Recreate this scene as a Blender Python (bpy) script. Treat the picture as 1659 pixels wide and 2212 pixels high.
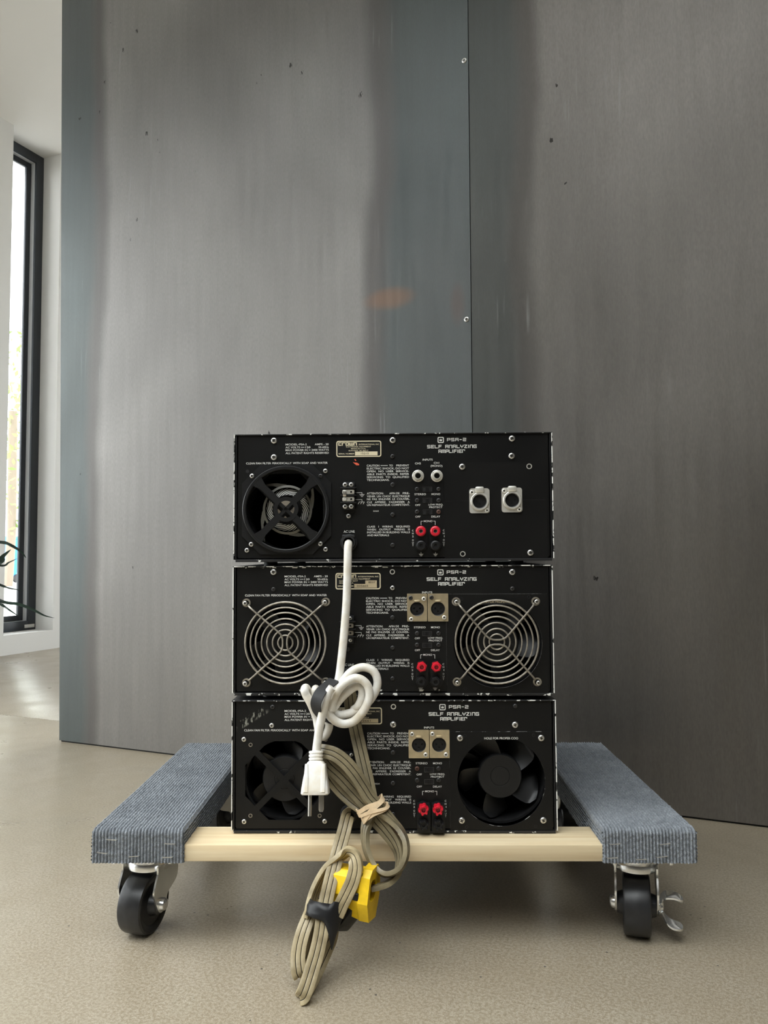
import bpy, bmesh, math, random
from mathutils import Vector, Matrix, noise
from mathutils.geometry import tessellate_polygon
R = math.radians
random.seed(7)
scene = bpy.context.scene
for o in list(bpy.data.objects): bpy.data.objects.remove(o)
col = scene.collection

# ------------------------------------------------------------------ camera
IW, IH, F = 1659.0, 2212.0, 1667.5
CAM = Vector((0, 0, 0.50238)); PITCH, ROLL, YAW = 0.05303, -0.00523, -0.01768
FW = Vector((math.sin(YAW)*math.cos(PITCH), math.cos(YAW)*math.cos(PITCH), math.sin(PITCH)))
RT = Vector((math.cos(YAW), -math.sin(YAW), 0)); UP = RT.cross(FW)
RT = RT*math.cos(ROLL) + UP*math.sin(ROLL); UP = RT.cross(FW)
cd = bpy.data.cameras.new('camera'); cam = bpy.data.objects.new('camera', cd); col.objects.link(cam)
cd.sensor_fit = 'HORIZONTAL'; cd.sensor_width = 36; cd.lens = F/IW*36; cd.clip_start = .02; cd.clip_end = 200
M = Matrix((RT, UP, -FW)).transposed().to_4x4(); M.translation = CAM; cam.matrix_world = M
scene.camera = cam

# ------------------------------------------------------------------ light and exposure
w = bpy.data.worlds.new('World'); scene.world = w; w.use_nodes = True
bg = w.node_tree.nodes['Background']; bg.inputs[0].default_value = (0.985, 0.99, 1.0, 1); bg.inputs[1].default_value = 5.0
vs = scene.view_settings
vs.view_transform = 'Standard'; vs.look = 'None'; vs.gamma = 1; vs.use_curve_mapping = False; vs.exposure = 0.62

# room axes: u runs along the steel partition, v runs along the window wall (away)
S0 = Vector((-0.914, 2.091, 0)); U = Vector((0.9255, -0.3788, 0)).normalized(); V = Vector((-U.y, U.x, 0))
RZ = math.atan2(U.y, U.x)
UL, CEIL = -1.641, 2.72
VR, UR, VF = -6.0, 5.0, 3.6
def uv(u, v, z=0): return S0 + U*u + V*v + Vector((0, 0, z))
SKY = (-1.45, 2.5, -4.0, -1.0)                  # skylight above the room, u and v extent
LIGHTWIN = ((-3.6, -2.05), (-1.9, -0.25)); LZ = (0.10, 2.5)   # left wall
FILLWIN = ((-1.5, 3.2),); REARWIN = (); RIGHTWIN = ()  # the far-wall opening is unseen, added to brighten the nook and floor
def portal(c, wd, along, into, ht=None):               # daylight portals set in the glazed openings
    ld = bpy.data.lights.new('window_portal', 'AREA'); ld.shape = 'RECTANGLE'
    ld.size = wd; ld.size_y = ht or LZ[1]-LZ[0]; ld.cycles.is_portal = True
    lo = bpy.data.objects.new('window_portal', ld); col.objects.link(lo)
    z = Vector((0, 0, 1)) if abs(into.z) < .5 else V; mm = Matrix((z.cross(-into), z, -into)).transposed().to_4x4(); mm.translation = c; lo.matrix_world = mm
ZM = sum(LZ)/2
portal(uv((SKY[0]+SKY[1])/2, (SKY[2]+SKY[3])/2, CEIL+.30), SKY[1]-SKY[0], U, Vector((0, 0, -1)), SKY[3]-SKY[2])
for v0, v1 in LIGHTWIN: portal(uv(UL-.26, (v0+v1)/2, ZM), v1-v0, V, U)
for v0, v1 in RIGHTWIN: portal(uv(UR+.30, (v0+v1)/2, ZM), v1-v0, V, -U)
for u0, u1 in FILLWIN: portal(uv((u0+u1)/2, VF+.30, ZM), u1-u0, U, -V)
for u0, u1 in REARWIN: portal(uv((u0+u1)/2, VR-.30, ZM), u1-u0, U, V)

# ------------------------------------------------------------------ pixel to place
def ray(px, py): return (FW*F + RT*(px-(IW/2)) - UP*(py-IH/2)).normalized()
def at_y(px, py, y):
    d = ray(px, py); return CAM + d*((y-CAM.y)/d.y)
def on_plane(px, py, o, n):
    d = ray(px, py); return CAM + d*((o-CAM).dot(n)/d.dot(n))
def on_floor(px, py): return on_plane(px, py, Vector((0, 0, 0)), Vector((0, 0, 1)))

# ------------------------------------------------------------------ materials
def nodes(m):
    m.use_nodes = True; nt = m.node_tree; return nt, nt.nodes, nt.links, nt.nodes['Principled BSDF']
def mat(name, c, rough=.5, metal=0., spec=.5, noise_amt=0., scale=60., bump=0., stretch=None, coat=0.):
    m = bpy.data.materials.new(name); nt, N, L, b = nodes(m)
    b.inputs['Base Color'].default_value = (*c, 1); b.inputs['Roughness'].default_value = rough
    b.inputs['Metallic'].default_value = metal; b.inputs['Specular IOR Level'].default_value = spec
    b.inputs['Coat Weight'].default_value = coat
    if noise_amt or bump:
        tc = N.new('ShaderNodeTexCoord'); mp = N.new('ShaderNodeMapping'); L.new(tc.outputs['Object'], mp.inputs[0])
        if stretch: mp.inputs['Scale'].default_value = stretch
        nz = N.new('ShaderNodeTexNoise'); nz.inputs['Scale'].default_value = scale; nz.inputs['Detail'].default_value = 5
        L.new(mp.outputs[0], nz.inputs['Vector'])
        rp = N.new('ShaderNodeValToRGB'); L.new(nz.outputs['Fac'], rp.inputs[0])
        rp.color_ramp.elements[0].position = .3; rp.color_ramp.elements[1].position = .7
        rp.color_ramp.elements[0].color = (*[x*(1-noise_amt) for x in c], 1)
        rp.color_ramp.elements[1].color = (*[min(1, x*(1+noise_amt)) for x in c], 1)
        L.new(rp.outputs[0], b.inputs['Base Color'])
        if bump:
            bp = N.new('ShaderNodeBump'); bp.inputs['Strength'].default_value = bump; bp.inputs['Distance'].default_value = .001
            L.new(nz.outputs['Fac'], bp.inputs['Height']); L.new(bp.outputs[0], b.inputs['Normal'])
    return m
class G:
    """small node-graph helper"""
    def __init__(s, m): s.m = m; s.nt, s.N, s.L, s.b = nodes(m)
    def put(s, i, x):
        if hasattr(x, 'is_output'): s.L.new(x, i)
        elif isinstance(x, (tuple, list)) and len(x) == 3 and i.type == 'RGBA': i.default_value = (*x, 1)
        else: i.default_value = x
    def math(s, op, a, b=0., c=0., clamp=False):
        n = s.N.new('ShaderNodeMath'); n.operation = op; n.use_clamp = clamp
        for k, x in enumerate((a, b, c)): s.put(n.inputs[k], x)
        return n.outputs[0]
    def xyz(s):
        tc = s.N.new('ShaderNodeTexCoord'); sp = s.N.new('ShaderNodeSeparateXYZ'); s.L.new(tc.outputs['Object'], sp.inputs[0])
        s.co = tc.outputs['Object']; return sp.outputs
    def noise(s, scale, st=(1, 1, 1), detail=4, off=(0, 0, 0), dist=0., rough=.5):
        mp = s.N.new('ShaderNodeMapping'); s.L.new(s.co, mp.inputs[0]); mp.inputs['Scale'].default_value = st; mp.inputs['Location'].default_value = off
        n = s.N.new('ShaderNodeTexNoise'); n.inputs['Scale'].default_value = scale; n.inputs['Detail'].default_value = detail
        n.inputs['Distortion'].default_value = dist; n.inputs['Roughness'].default_value = rough
        s.L.new(mp.outputs[0], n.inputs['Vector']); return n.outputs['Fac']
    def voro(s, scale, st=(1, 1, 1), off=(0, 0, 0)):
        mp = s.N.new('ShaderNodeMapping'); s.L.new(s.co, mp.inputs[0]); mp.inputs['Scale'].default_value = st; mp.inputs['Location'].default_value = off
        n = s.N.new('ShaderNodeTexVoronoi'); n.inputs['Scale'].default_value = scale; s.L.new(mp.outputs[0], n.inputs['Vector'])
        return n.outputs['Distance'], n.outputs['Color']
    def step(s, x, a, b):
        n = s.N.new('ShaderNodeMapRange'); n.interpolation_type = 'SMOOTHSTEP'
        s.put(n.inputs[0], x); n.inputs[1].default_value = a; n.inputs[2].default_value = b; return n.outputs[0]
    def lin(s, x, a, b, c=0., d=1.):
        n = s.N.new('ShaderNodeMapRange'); s.put(n.inputs[0], x)
        for k, q in zip((1, 2, 3, 4), (a, b, c, d)): n.inputs[k].default_value = q
        return n.outputs[0]
    def mix(s, f, a, b, mode='MIX'):
        n = s.N.new('ShaderNodeMix'); n.data_type = 'RGBA'; n.blend_type = mode
        s.put(n.inputs[0], f); s.put(n.inputs[6], a); s.put(n.inputs[7], b); return n.outputs[2]
    def set(s, k, x): s.put(s.b.inputs[k], x)
    def bump(s, h, strength, dist=.001):
        n = s.N.new('ShaderNodeBump'); s.put(n.inputs['Height'], h); n.inputs['Strength'].default_value = strength; n.inputs['Distance'].default_value = dist
        s.L.new(n.outputs[0], s.b.inputs['Normal'])
def newmat(name): return G(bpy.data.materials.new(name))

def concrete(name):
    g = newmat(name); X = g.xyz()
    big = g.noise(1.6, detail=3); mid = g.noise(9, detail=5, dist=.4); fine = g.noise(260, detail=2, rough=.7); sp = g.noise(700, detail=2, off=(3, 1, 0)); f2 = g.noise(900, detail=1, off=(7, 3, 0))
    c = g.mix(g.lin(big, .3, .7), (.41, .36, .275), (.47, .42, .335))
    c = g.mix(g.lin(mid, .35, .75, 0, .5), c, (.31, .26, .185))
    c = g.mix(g.lin(fine, .40, .60, 0, .75), c, (.24, .195, .13))
    c = g.mix(g.lin(f2, .40, .60, 0, .55), c, (.22, .175, .11)); c = g.mix(g.math('MULTIPLY', g.step(sp, .60, .72), .55), c, (.56, .51, .41))
    d, dc = g.voro(38); ds = g.math('MULTIPLY', g.math('LESS_THAN', d, .055), g.math('GREATER_THAN', g.noise(11, off=(5, 2, 1)), .55))
    c = g.mix(ds, c, (.09, .08, .07))
    g.set('Base Color', c); g.set('Roughness', g.lin(mid, .2, .8, .24, .40)); g.set('Specular IOR Level', .5)
    g.bump(fine, .12, .0006); return g.m

def steel(name, width, off, spot=None, right=True, tone=(1, 1, 1)):
    """hot rolled sheet: warm grey mill scale, blue bands along the long edges"""
    g = newmat(name); X = g.xyz(); x, z = X[0], X[2]
    wob = g.noise(1.1, (.3, 1, 1), 3, off); wob2 = g.noise(5, (1, 1, .6), 4, off)
    wx = g.math('ADD', x, g.math('ADD', g.lin(wob, .2, .8, -.035, .035), g.lin(wob2, .2, .8, -.014, .014)))
    left = g.math('SUBTRACT', 1., g.step(wx, .065, .145)); rgt = g.step(wx, width-.27, width-.17)
    band = g.math('MAXIMUM', left, rgt) if right else left
    edge = g.math('MULTIPLY', band, g.math('SUBTRACT', 1., band))
    streak = g.noise(55, (1, 1, .05), 4, off, rough=.6); cl = g.noise(3.2, (1, 1, .55), 5, off, .6); fine = g.noise(420, (1, 1, .25), 2, off)
    warm = g.mix(g.lin(cl, .3, .7), (.25, .240, .228), (.325, .312, .298))
    blue = g.mix(g.lin(cl, .3, .7), (.100, .114, .114), (.132, .148, .148))
    c = g.mix(band, warm, blue); c = g.mix(g.math('MULTIPLY', edge, 3.0, clamp=True), c, (.125, .115, .11))
    low = g.noise(1.7, (1.5, 1, .8), 2, (off[0]+1.3, 2, 6.2)); c = g.mix(g.lin(low, .42, .66, 0, .34), c, (.15, .146, .142))
    c = g.mix(g.lin(streak, .35, .8, 0, .15), c, (.12, .117, .115)); c = g.mix(g.lin(fine, .3, .7, 0, .22), c, (.10, .096, .092))
    sc = g.math('MULTIPLY', g.step(g.noise(130, (1, 1, .035), 3, (2, 8, 0)), .60, .74), g.step(g.noise(4.5, (1, 1, .7), 3, (9, 1, 3)), .52, .68))
    c = g.mix(g.math('MULTIPLY', sc, .35), c, (.45, .47, .48))
    d, dc = g.voro(17, (1, 1, .7), off); pit = g.math('MULTIPLY', g.math('LESS_THAN', g.math('ADD', d, g.lin(fine, .3, .7, -.05, .05)), .06), g.math('GREATER_THAN', g.noise(2.2, off=(1, 7, 4)), .58))
    c = g.mix(pit, c, (.05, .048, .045))
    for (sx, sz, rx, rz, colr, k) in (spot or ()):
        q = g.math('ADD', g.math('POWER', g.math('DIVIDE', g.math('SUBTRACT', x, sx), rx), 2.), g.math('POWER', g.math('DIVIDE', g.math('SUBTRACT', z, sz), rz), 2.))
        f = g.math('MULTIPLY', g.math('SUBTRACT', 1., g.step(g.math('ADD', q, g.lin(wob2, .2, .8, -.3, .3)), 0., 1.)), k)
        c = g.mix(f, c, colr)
    c = g.mix(1., c, tone, 'MULTIPLY')
    g.set('Base Color', c); g.set('Metallic', .85); g.set('Roughness', g.math('ADD', g.lin(streak, .3, .7, .42, .52), g.math('MULTIPLY', sc, .1)))
    g.set('Specular IOR Level', .4); g.bump(fine, .05, .0004); return g.m

def worn(name, c, thr, chip=(.78, .78, .74)):
    g = newmat(name); g.xyz(); n = g.math('ADD', g.noise(75, detail=5, off=(thr*30, 0, 0)), g.math('MULTIPLY', g.noise(400, detail=2), .25))
    f = g.step(n, thr, thr+.03); g.set('Base Color', g.mix(f, c, chip)); g.set('Roughness', .45); return g.m
def panelmat(name, H, thr, scuff=None):
    g = newmat(name); X = g.xyz(); x, z = X[0], X[2]
    n = g.noise(90, (1, 1, 1), 4, (thr*10, 0, 0)); big = g.noise(7, detail=3, off=(thr*5, 1, 0))
    near = g.math('MAXIMUM', g.step(z, H-.004, H-.0005), g.math('SUBTRACT', 1., g.step(z, .0055, .009)))
    chip = g.math('MULTIPLY', g.step(n, thr, thr+.03), g.math('GREATER_THAN', near, .25))
    c = g.mix(g.lin(big, .3, .7), (.006, .006, .0062), (.0085, .0083, .008))
    if scuff:
        x0, x1, z0, z1, slope = scuff
        zz = g.math('SUBTRACT', z, g.math('MULTIPLY', g.math('SUBTRACT', x, x0), slope))
        inx = g.math('MULTIPLY', g.step(x, x0, x0+.006), g.math('SUBTRACT', 1., g.step(x, x1-.006, x1)))
        inz = g.math('MULTIPLY', g.step(zz, z0, z0+.003), g.math('SUBTRACT', 1., g.step(zz, z1-.003, z1)))
        s = g.math('MULTIPLY', g.math('MULTIPLY', inx, inz), g.step(g.noise(330, (1, 1, .35), 4), .50, .60))
        s = g.math('MULTIPLY', s, g.step(g.noise(60, detail=3, off=(4, 0, 2)), .42, .58)); c = g.mix(g.math('MULTIPLY', s, .55), c, (.45, .45, .38))
    c = g.mix(chip, c, (.75, .75, .70)); g.set('Base Color', c); g.set('Roughness', g.lin(big, .3, .7, .36, .46)); g.set('Specular IOR Level', .22)
    g.bump(g.noise(1500, detail=1), .05, .0003); return g.m
def carpetmat():
    g = newmat('ribbed_carpet'); g.xyz(); a = g.noise(900, detail=2, rough=.7); b = g.noise(160, detail=3); h = g.noise(22, detail=2)
    c = g.mix(g.lin(a, .35, .65), (.15, .165, .185), (.40, .43, .46)); c = g.mix(g.lin(b, .35, .7, 0, .6), c, (.12, .13, .15))
    c = g.mix(g.lin(h, .4, .7, 0, .25), c, (.05, .06, .075))
    g.set('Base Color', c); g.set('Roughness', .95); g.set('Specular IOR Level', .1); g.set('Sheen Weight', .15); g.bump(a, .6, .0012); return g.m
def woodmat():
    g = newmat('pine_wood'); g.xyz(); wv = g.noise(7, (.35, 9, 9), 4, dist=1.1); f = g.noise(180, (.05, 1, 1), 3); k = g.noise(3, (1, 4, 4), 2)
    c = g.mix(g.lin(wv, .35, .7), (.78, .66, .45), (.66, .50, .29)); c = g.mix(g.lin(f, .4, .7, 0, .3), c, (.58, .41, .22))
    c = g.mix(g.lin(k, .5, .75, 0, .35), c, (.84, .72, .50)); g.set('Base Color', c); g.set('Roughness', .48); g.bump(f, .12, .0005); return g.m
def cordmat(name, c, dirt):
    g = newmat(name); g.xyz(); a = g.noise(48, detail=4); b = g.noise(300, detail=2)
    k = g.mix(g.lin(a, .40, .78, 0, .8), c, dirt); k = g.mix(g.lin(b, .45, .75, 0, .18), k, dirt)
    g.set('Base Color', k); g.set('Roughness', .42); return g.m
def glassmat():
    m = bpy.data.materials.new('window_glass'); nt, N, L, b = nodes(m); out = N['Material Output']; N.remove(b)
    t = N.new('ShaderNodeBsdfTransparent'); t.inputs[0].default_value = (.95, .97, .97, 1); gl = N.new('ShaderNodeBsdfGlossy'); gl.inputs['Roughness'].default_value = .01
    fr = N.new('ShaderNodeFresnel'); fr.inputs[0].default_value = 1.3; mx = N.new('ShaderNodeMixShader')
    L.new(fr.outputs[0], mx.inputs[0]); L.new(t.outputs[0], mx.inputs[1]); L.new(gl.outputs[0], mx.inputs[2]); L.new(mx.outputs[0], out.inputs[0]); return m

MT = dict(
    wall=mat('white_wall', (.80, .79, .765), .7, noise_amt=.015, scale=3), ceil=mat('white_ceiling', (.78, .77, .74), .8, noise_amt=.01, scale=2),
    greywall=mat('charcoal_wall', (.16, .155, .15), .7, noise_amt=.02, scale=3), frame=mat('dark_window_frame', (.035, .042, .052), .38), litgrey=mat('daylit_return_grey', (.68, .69, .70), .4), glass=glassmat(),
    black=mat('black_sheet_metal', (.012, .012, .013), .42), dark=mat('dark_interior', (.006, .006, .006), .7),
    plastic=mat('black_plastic', (.010, .010, .0105), .42, spec=.3, noise_amt=.2, scale=120), plastic2=mat('satin_black_plastic', (.012, .012, .0125), .38, spec=.3),
    screw=mat('zinc_screw', (.72, .71, .68), .28, .9, noise_amt=.12, scale=300), dscrew=mat('black_oxide_screw', (.05, .05, .05), .32, .5), slot=mat('screw_recess', (.05, .043, .035), .6),
    print=mat('white_print', (.74, .74, .70), .6), cream=mat('cream_print', (.72, .64, .45), .55), label=mat('faded_label', (.50, .41, .26), .6),
    brass=mat('champagne_plate', (.58, .49, .33), .34, .75, noise_amt=.15, scale=90), nickel=mat('satin_nickel', (.74, .72, .66), .34, .55),
    red=mat('red_plastic', (.62, .012, .03), .3), rubber=mat('black_rubber', (.013, .013, .014), .5, noise_amt=.3, scale=150),
    wire=mat('aged_steel_wire', (.34, .31, .26), .42, .7, noise_amt=.3, scale=140), chrome=mat('bright_zinc', (.86, .87, .87), .24, .93, noise_amt=.06, scale=40),
    wheel=mat('black_wheel', (.014, .014, .015), .38, noise_amt=.4, scale=60, bump=.15), whitecord=cordmat('white_cord', (.82, .80, .755), (.58, .50, .36)),
    plug=cordmat('white_plug', (.85, .84, .81), (.70, .60, .42)), grey=cordmat('grey_cord', (.37, .30, .175), (.15, .115, .055)), greyb=cordmat('dark_grey_cord', (.235, .195, .115), (.085, .07, .04)),
    groove=mat('cord_groove', (.012, .010, .008), .6), tape=mat('black_vinyl_tape', (.011, .011, .012), .42, spec=.35), strap=mat('black_strap', (.02, .02, .021), .7),
    yellow=mat('yellow_plastic', (.80, .52, .012), .38, noise_amt=.12, scale=90), band=mat('rubber_band', (.72, .54, .34), .5, noise_amt=.12, scale=200),
    carpet=carpetmat(), wood=woodmat(), chipb=mat('mdf_core', (.08, .07, .06), .8), floor=concrete('polished_concrete'), joint=mat('joint_filler', (.10, .09, .08), .8),
    prong=mat('nickel_prong', (.66, .63, .57), .25, .9), leaf=mat('dark_leaf', (.018, .045, .03), .4, noise_amt=.3, scale=30), pot=mat('grey_pot', (.25, .25, .25), .6), soil=mat('soil', (.03, .02, .015), .9),
    ground=mat('pale_paving', (.55, .54, .52), .8, noise_amt=.1, scale=2), tree=mat('tree_leaf', (.20, .32, .08), .6), bark=mat('bark', (.2, .16, .12), .8), bin=mat('blue_bin', (.03, .22, .55), .45),
    cap=mat('paint_chip', (.75, .75, .71), .5), paint=mat('red_paint_dab', (.75, .12, .06), .5), fanring=mat('grey_fan_casting', (.15, .145, .125), .4, .4), swirl=mat('swirl_print', (.70, .70, .66), .4), copper=mat('motor_label', (.42, .36, .28), .5, .3),
    rust=mat('rusty_screw', (.12, .06, .045), .5, .3))

# ------------------------------------------------------------------ mesh building
class MB:
    def __init__(s): s.v = []; s.f = []; s.m = []
    def add(s, vs, fs, mi=0):
        o = len(s.v); s.v += [tuple(v) for v in vs]
        for f in fs: s.f.append([i+o for i in f]); s.m.append(mi)
        return s
    def box(s, x0, x1, y0, y1, z0, z1, mi=0, T=None):
        vs = [(x, y, z) for z in (z0, z1) for y in (y0, y1) for x in (x0, x1)]
        if T: vs = [T(*v) for v in vs]
        return s.add(vs, [(0, 2, 3, 1), (4, 5, 7, 6), (0, 1, 5, 4), (2, 6, 7, 3), (0, 4, 6, 2), (1, 3, 7, 5)], mi)
    def bbox(s, x0, x1, y0, y1, z0, z1, b=.001, mi=0, T=None):
        """box with chamfered edges"""
        bm = bmesh.new(); bmesh.ops.create_cube(bm, size=1)
        for v in bm.verts: v.co = Vector(((x0+x1)/2+v.co.x*(x1-x0), (y0+y1)/2+v.co.y*(y1-y0), (z0+z1)/2+v.co.z*(z1-z0)))
        bmesh.ops.bevel(bm, geom=bm.edges[:], offset=b, segments=2, profile=.5, affect='EDGES'); s.bm(bm, mi, T); return s
    def bm(s, bm, mi=0, T=None):
        bm.verts.index_update(); s.add([T(*v.co) if T else v.co for v in bm.verts], [[v.index for v in f.verts] for f in bm.faces], mi); bm.free()
    def plate(s, loops, y0, y1, mi=0, mside=None, T=None):
        """polygon with holes in the xz plane, front at y0, back at y1"""
        flat = [p for l in loops for p in l]; n = len(flat)
        tr = tessellate_polygon([[Vector((p[0], p[1], 0)) for p in l] for l in loops])
        vs = [(p[0], y0, p[1]) for p in flat]+[(p[0], y1, p[1]) for p in flat]
        if T: vs = [T(*v) for v in vs]
        fs = [tuple(t) for t in tr]+[tuple(i+n for i in t[::-1]) for t in tr]
        sd = []; k = 0
        for l in loops:
            m = len(l)
            for i in range(m): a, b = k+i, k+(i+1) % m; sd.append((a, b, b+n, a+n))
            k += m
        o = len(s.v); s.add(vs, fs, mi)
        for f in sd: s.f.append([i+o for i in f]); s.m.append(mi if mside is None else mside)
        return s
    def lathe(s, prof, n=24, c=(0, 0), mi=0, ax='y', T=None, cap=True):
        """prof: list of (radius, distance along the axis); c: centre across the axis"""
        vs = []
        for r, d in prof:
            for k in range(n):
                a = 2*math.pi*k/n; p, q = c[0]+r*math.cos(a), c[1]+r*math.sin(a)
                v = (p, d, q) if ax == 'y' else ((d, p, q) if ax == 'x' else (p, q, d)); vs.append(T(*v) if T else v)
        fs = [(i*n+k, i*n+(k+1) % n, (i+1)*n+(k+1) % n, (i+1)*n+k) for i in range(len(prof)-1) for k in range(n)]
        if cap: fs += [tuple(range(n)), tuple(range((len(prof)-1)*n, len(prof)*n))]
        return s.add(vs, fs, mi)
    def sweep(s, pts, sides, prof, closed=False, mats=None, caps=True):
        n = len(prof); vs = []; m = len(pts)
        for i in range(m):
            a = pts[(i-1) % m] if (closed or i) else pts[0]; b = pts[(i+1) % m] if (closed or i < m-1) else pts[-1]
            t = (b-a).normalized(); S = sides[i]; S = (S-t*S.dot(t)).normalized(); Nn = t.cross(S)
            vs += [pts[i]+S*p[0]+Nn*p[1] for p in prof]
        o = len(s.v); s.v += [tuple(v) for v in vs]
        for i in range(m if closed else m-1):
            j = (i+1) % m
            for k in range(n):
                q = (k+1) % n; s.f.append([o+i*n+k, o+i*n+q, o+j*n+q, o+j*n+k]); s.m.append(mats[k] if mats else 0)
        if caps and not closed:
            s.f.append([o+k for k in range(n)]); s.m.append(0); s.f.append([o+(m-1)*n+k for k in range(n)]); s.m.append(0)
        return s
    def tube(s, pts, r, n=10, closed=False, mi=0):
        up = Vector((.31, .52, .79)); sd = []; m = len(pts); prev = None
        for i in range(m):
            a = pts[(i-1) % m] if (closed or i) else pts[0]; b = pts[(i+1) % m] if (closed or i < m-1) else pts[-1]
            t = (b-a).normalized(); q = prev if prev is not None else up; q = q-t*q.dot(t)
            prev = q.normalized(); sd.append(prev)
        return s.sweep(pts, sd, [(r*math.cos(2*math.pi*k/n), r*math.sin(2*math.pi*k/n)) for k in range(n)], closed, [mi]*n)
    def mesh(s, name, mats, smooth=35, fix=True):
        me = bpy.data.meshes.new(name); me.from_pydata(s.v, [], s.f)
        for m in mats: me.materials.append(m)
        me.polygons.foreach_set('material_index', s.m)
        if fix:
            bm = bmesh.new(); bm.from_mesh(me); bmesh.ops.recalc_face_normals(bm, faces=bm.faces[:]); bm.to_mesh(me); bm.free()
        if smooth:
            me.polygons.foreach_set('use_smooth', [True]*len(me.polygons)); me.set_sharp_from_angle(angle=R(smooth))
        me.update(); return me
    def build(s, name, mats, parent=None, smooth=35, loc=None, rz=0, fix=True):
        if not isinstance(mats, (list, tuple)): mats = [mats]
        return obj(name, s.mesh(name, mats, smooth, fix), parent, loc, rz)
def obj(name, me, parent=None, loc=None, rz=0, rot=None):
    o = bpy.data.objects.new(name, me); col.objects.link(o)
    if parent: o.parent = parent
    if loc is not None: o.location = loc
    o.rotation_euler = rot if rot else (0, 0, rz)
    return o
def tag(o, label=None, cat=None, group=None, kind=None):
    for k, x in (('label', label), ('category', cat), ('group', group), ('kind', kind)):
        if x: o[k] = x
    return o
def empty(name, loc, rz, label, cat, group=None):
    o = bpy.data.objects.new(name, None); col.objects.link(o); o.location = loc; o.rotation_euler = (0, 0, rz); o.empty_display_size = .1
    return tag(o, label, cat, group)
def circ(cx, cz, r, n=32, a0=0.): return [(cx+r*math.cos(a0+2*math.pi*k/n), cz+r*math.sin(a0+2*math.pi*k/n)) for k in range(n)]
def rrect(x0, x1, z0, z1, r, n=4):
    o = []
    for cx, cz, a in ((x1-r, z1-r, 0), (x0+r, z1-r, 90), (x0+r, z0+r, 180), (x1-r, z0+r, 270)):
        o += [(cx+r*math.cos(R(a+90*k/n)), cz+r*math.sin(R(a+90*k/n))) for k in range(n+1)]
    return o
def catmull(P, n=8, closed=False):
    out = []; m = len(P)
    for i in range(m if closed else m-1):
        p = [P[(i+k) % m] if closed else P[min(max(i+k, 0), m-1)] for k in (-1, 0, 1, 2)]
        for j in range(n):
            t = j/n; out.append(.5*((2*p[1])+(p[2]-p[0])*t+(2*p[0]-5*p[1]+4*p[2]-p[3])*t*t+(3*p[1]-p[0]-3*p[2]+p[3])*t**3))
    if not closed: out.append(P[-1])
    return out

# ------------------------------------------------------------------ the room
def RB(mb, u0, u1, v0, v1, z0, z1, mi=0): return mb.box(u0, u1, v0, v1, z0, z1, mi)
ROOM = dict(loc=S0, rz=RZ)
def struct(o): o['kind'] = 'structure'; return o
JV = .195
fl = struct(RB(MB(), UL-.35, UR+.2, VR-.2, VF+.2, -.12, -.006).build('floor', MT['joint'], smooth=0, **ROOM))
for v0, v1 in ((VR-.2, JV-.0025), (JV+.0025, VF+.2)):
    MB().bbox(UL-.001, UR+.2, v0, v1, -.1, 0, .0015).build('slab', MT['floor'], fl)
ce = MB(); a_, b_, c_, d_ = SKY
for q in ((UL-.35, a_, VR-.35, VF+.2), (b_, UR+.35, VR-.35, VF+.2), (a_, b_, VR-.35, c_), (a_, b_, d_, VF+.2)): RB(ce, *q, CEIL, CEIL+.22)
struct(ce.build('ceiling', MT['ceil'], smooth=0, **ROOM))
sk = MB(); tt = .06
for q in ((a_, a_+tt, c_, d_), (b_-tt, b_, c_, d_), (a_+tt, b_-tt, c_, c_+tt), (a_+tt, b_-tt, d_-tt, d_), ((a_+b_)/2-.03, (a_+b_)/2+.03, c_+tt, d_-tt)): sk.bbox(*q, CEIL+.12, CEIL+.18, .003)
sk = struct(sk.build('window_6', MT['frame'], **ROOM))
for q in ((a_+tt, (a_+b_)/2-.03), ((a_+b_)/2+.03, b_-tt)): MB().box(q[0]-.01, q[1]+.01, c_+tt-.01, d_-tt+.01, CEIL+.146, CEIL+.152).build('pane', MT['glass'], sk, smooth=0)
# visible window opening in the left wall, located from the photograph
WN = U                                       # wall normal
WP = uv(UL, 0)
VN = (on_plane(7, 1376, WP, WN)-S0).dot(V); SILL = .10; UF = UL-.125; VFAR = (on_plane(86, 850, uv(UF, 0), WN)-S0).dot(V)
wl = MB(); UO = UL-.235
def wseg(v0, v1, z0=0, z1=CEIL): RB(wl, UO, UL, v0, v1, z0, z1)
def gaps(lst, a, b):
    e = [a]+[q for w_ in lst for q in w_]+[b]; return [(e[k], e[k+1]) for k in range(0, len(e), 2)]
for v0, v1 in gaps(LIGHTWIN, VR, VN): wseg(v0, v1)
wseg(VFAR, VF)
for v0, v1 in LIGHTWIN: wseg(v0, v1, 0, LZ[0]); wseg(v0, v1, LZ[1], CEIL)
wseg(VN, VFAR, 0, SILL)
struct(wl.build('wall_left', MT['wall'], smooth=0, **ROOM))
wr_ = MB()
for u0, u1 in gaps(REARWIN, UO, UR+.35): RB(wr_, u0, u1, VR-.35, VR, 0, CEIL)
for u0, u1 in REARWIN: RB(wr_, u0, u1, VR-.35, VR, 0, LZ[0]); RB(wr_, u0, u1, VR-.35, VR, LZ[1], CEIL)
struct(wr_.build('wall_rear', MT['greywall'], smooth=0, **ROOM))
wt_ = MB()
for v0, v1 in gaps(RIGHTWIN, VR, VF): RB(wt_, UR, UR+.35, v0, v1, 0, CEIL)
for v0, v1 in RIGHTWIN: RB(wt_, UR, UR+.35, v0, v1, 0, LZ[0]); RB(wt_, UR, UR+.35, v0, v1, LZ[1], CEIL)
struct(wt_.build('wall_right', MT['greywall'], smooth=0, **ROOM))
wa_ = MB()
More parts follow.
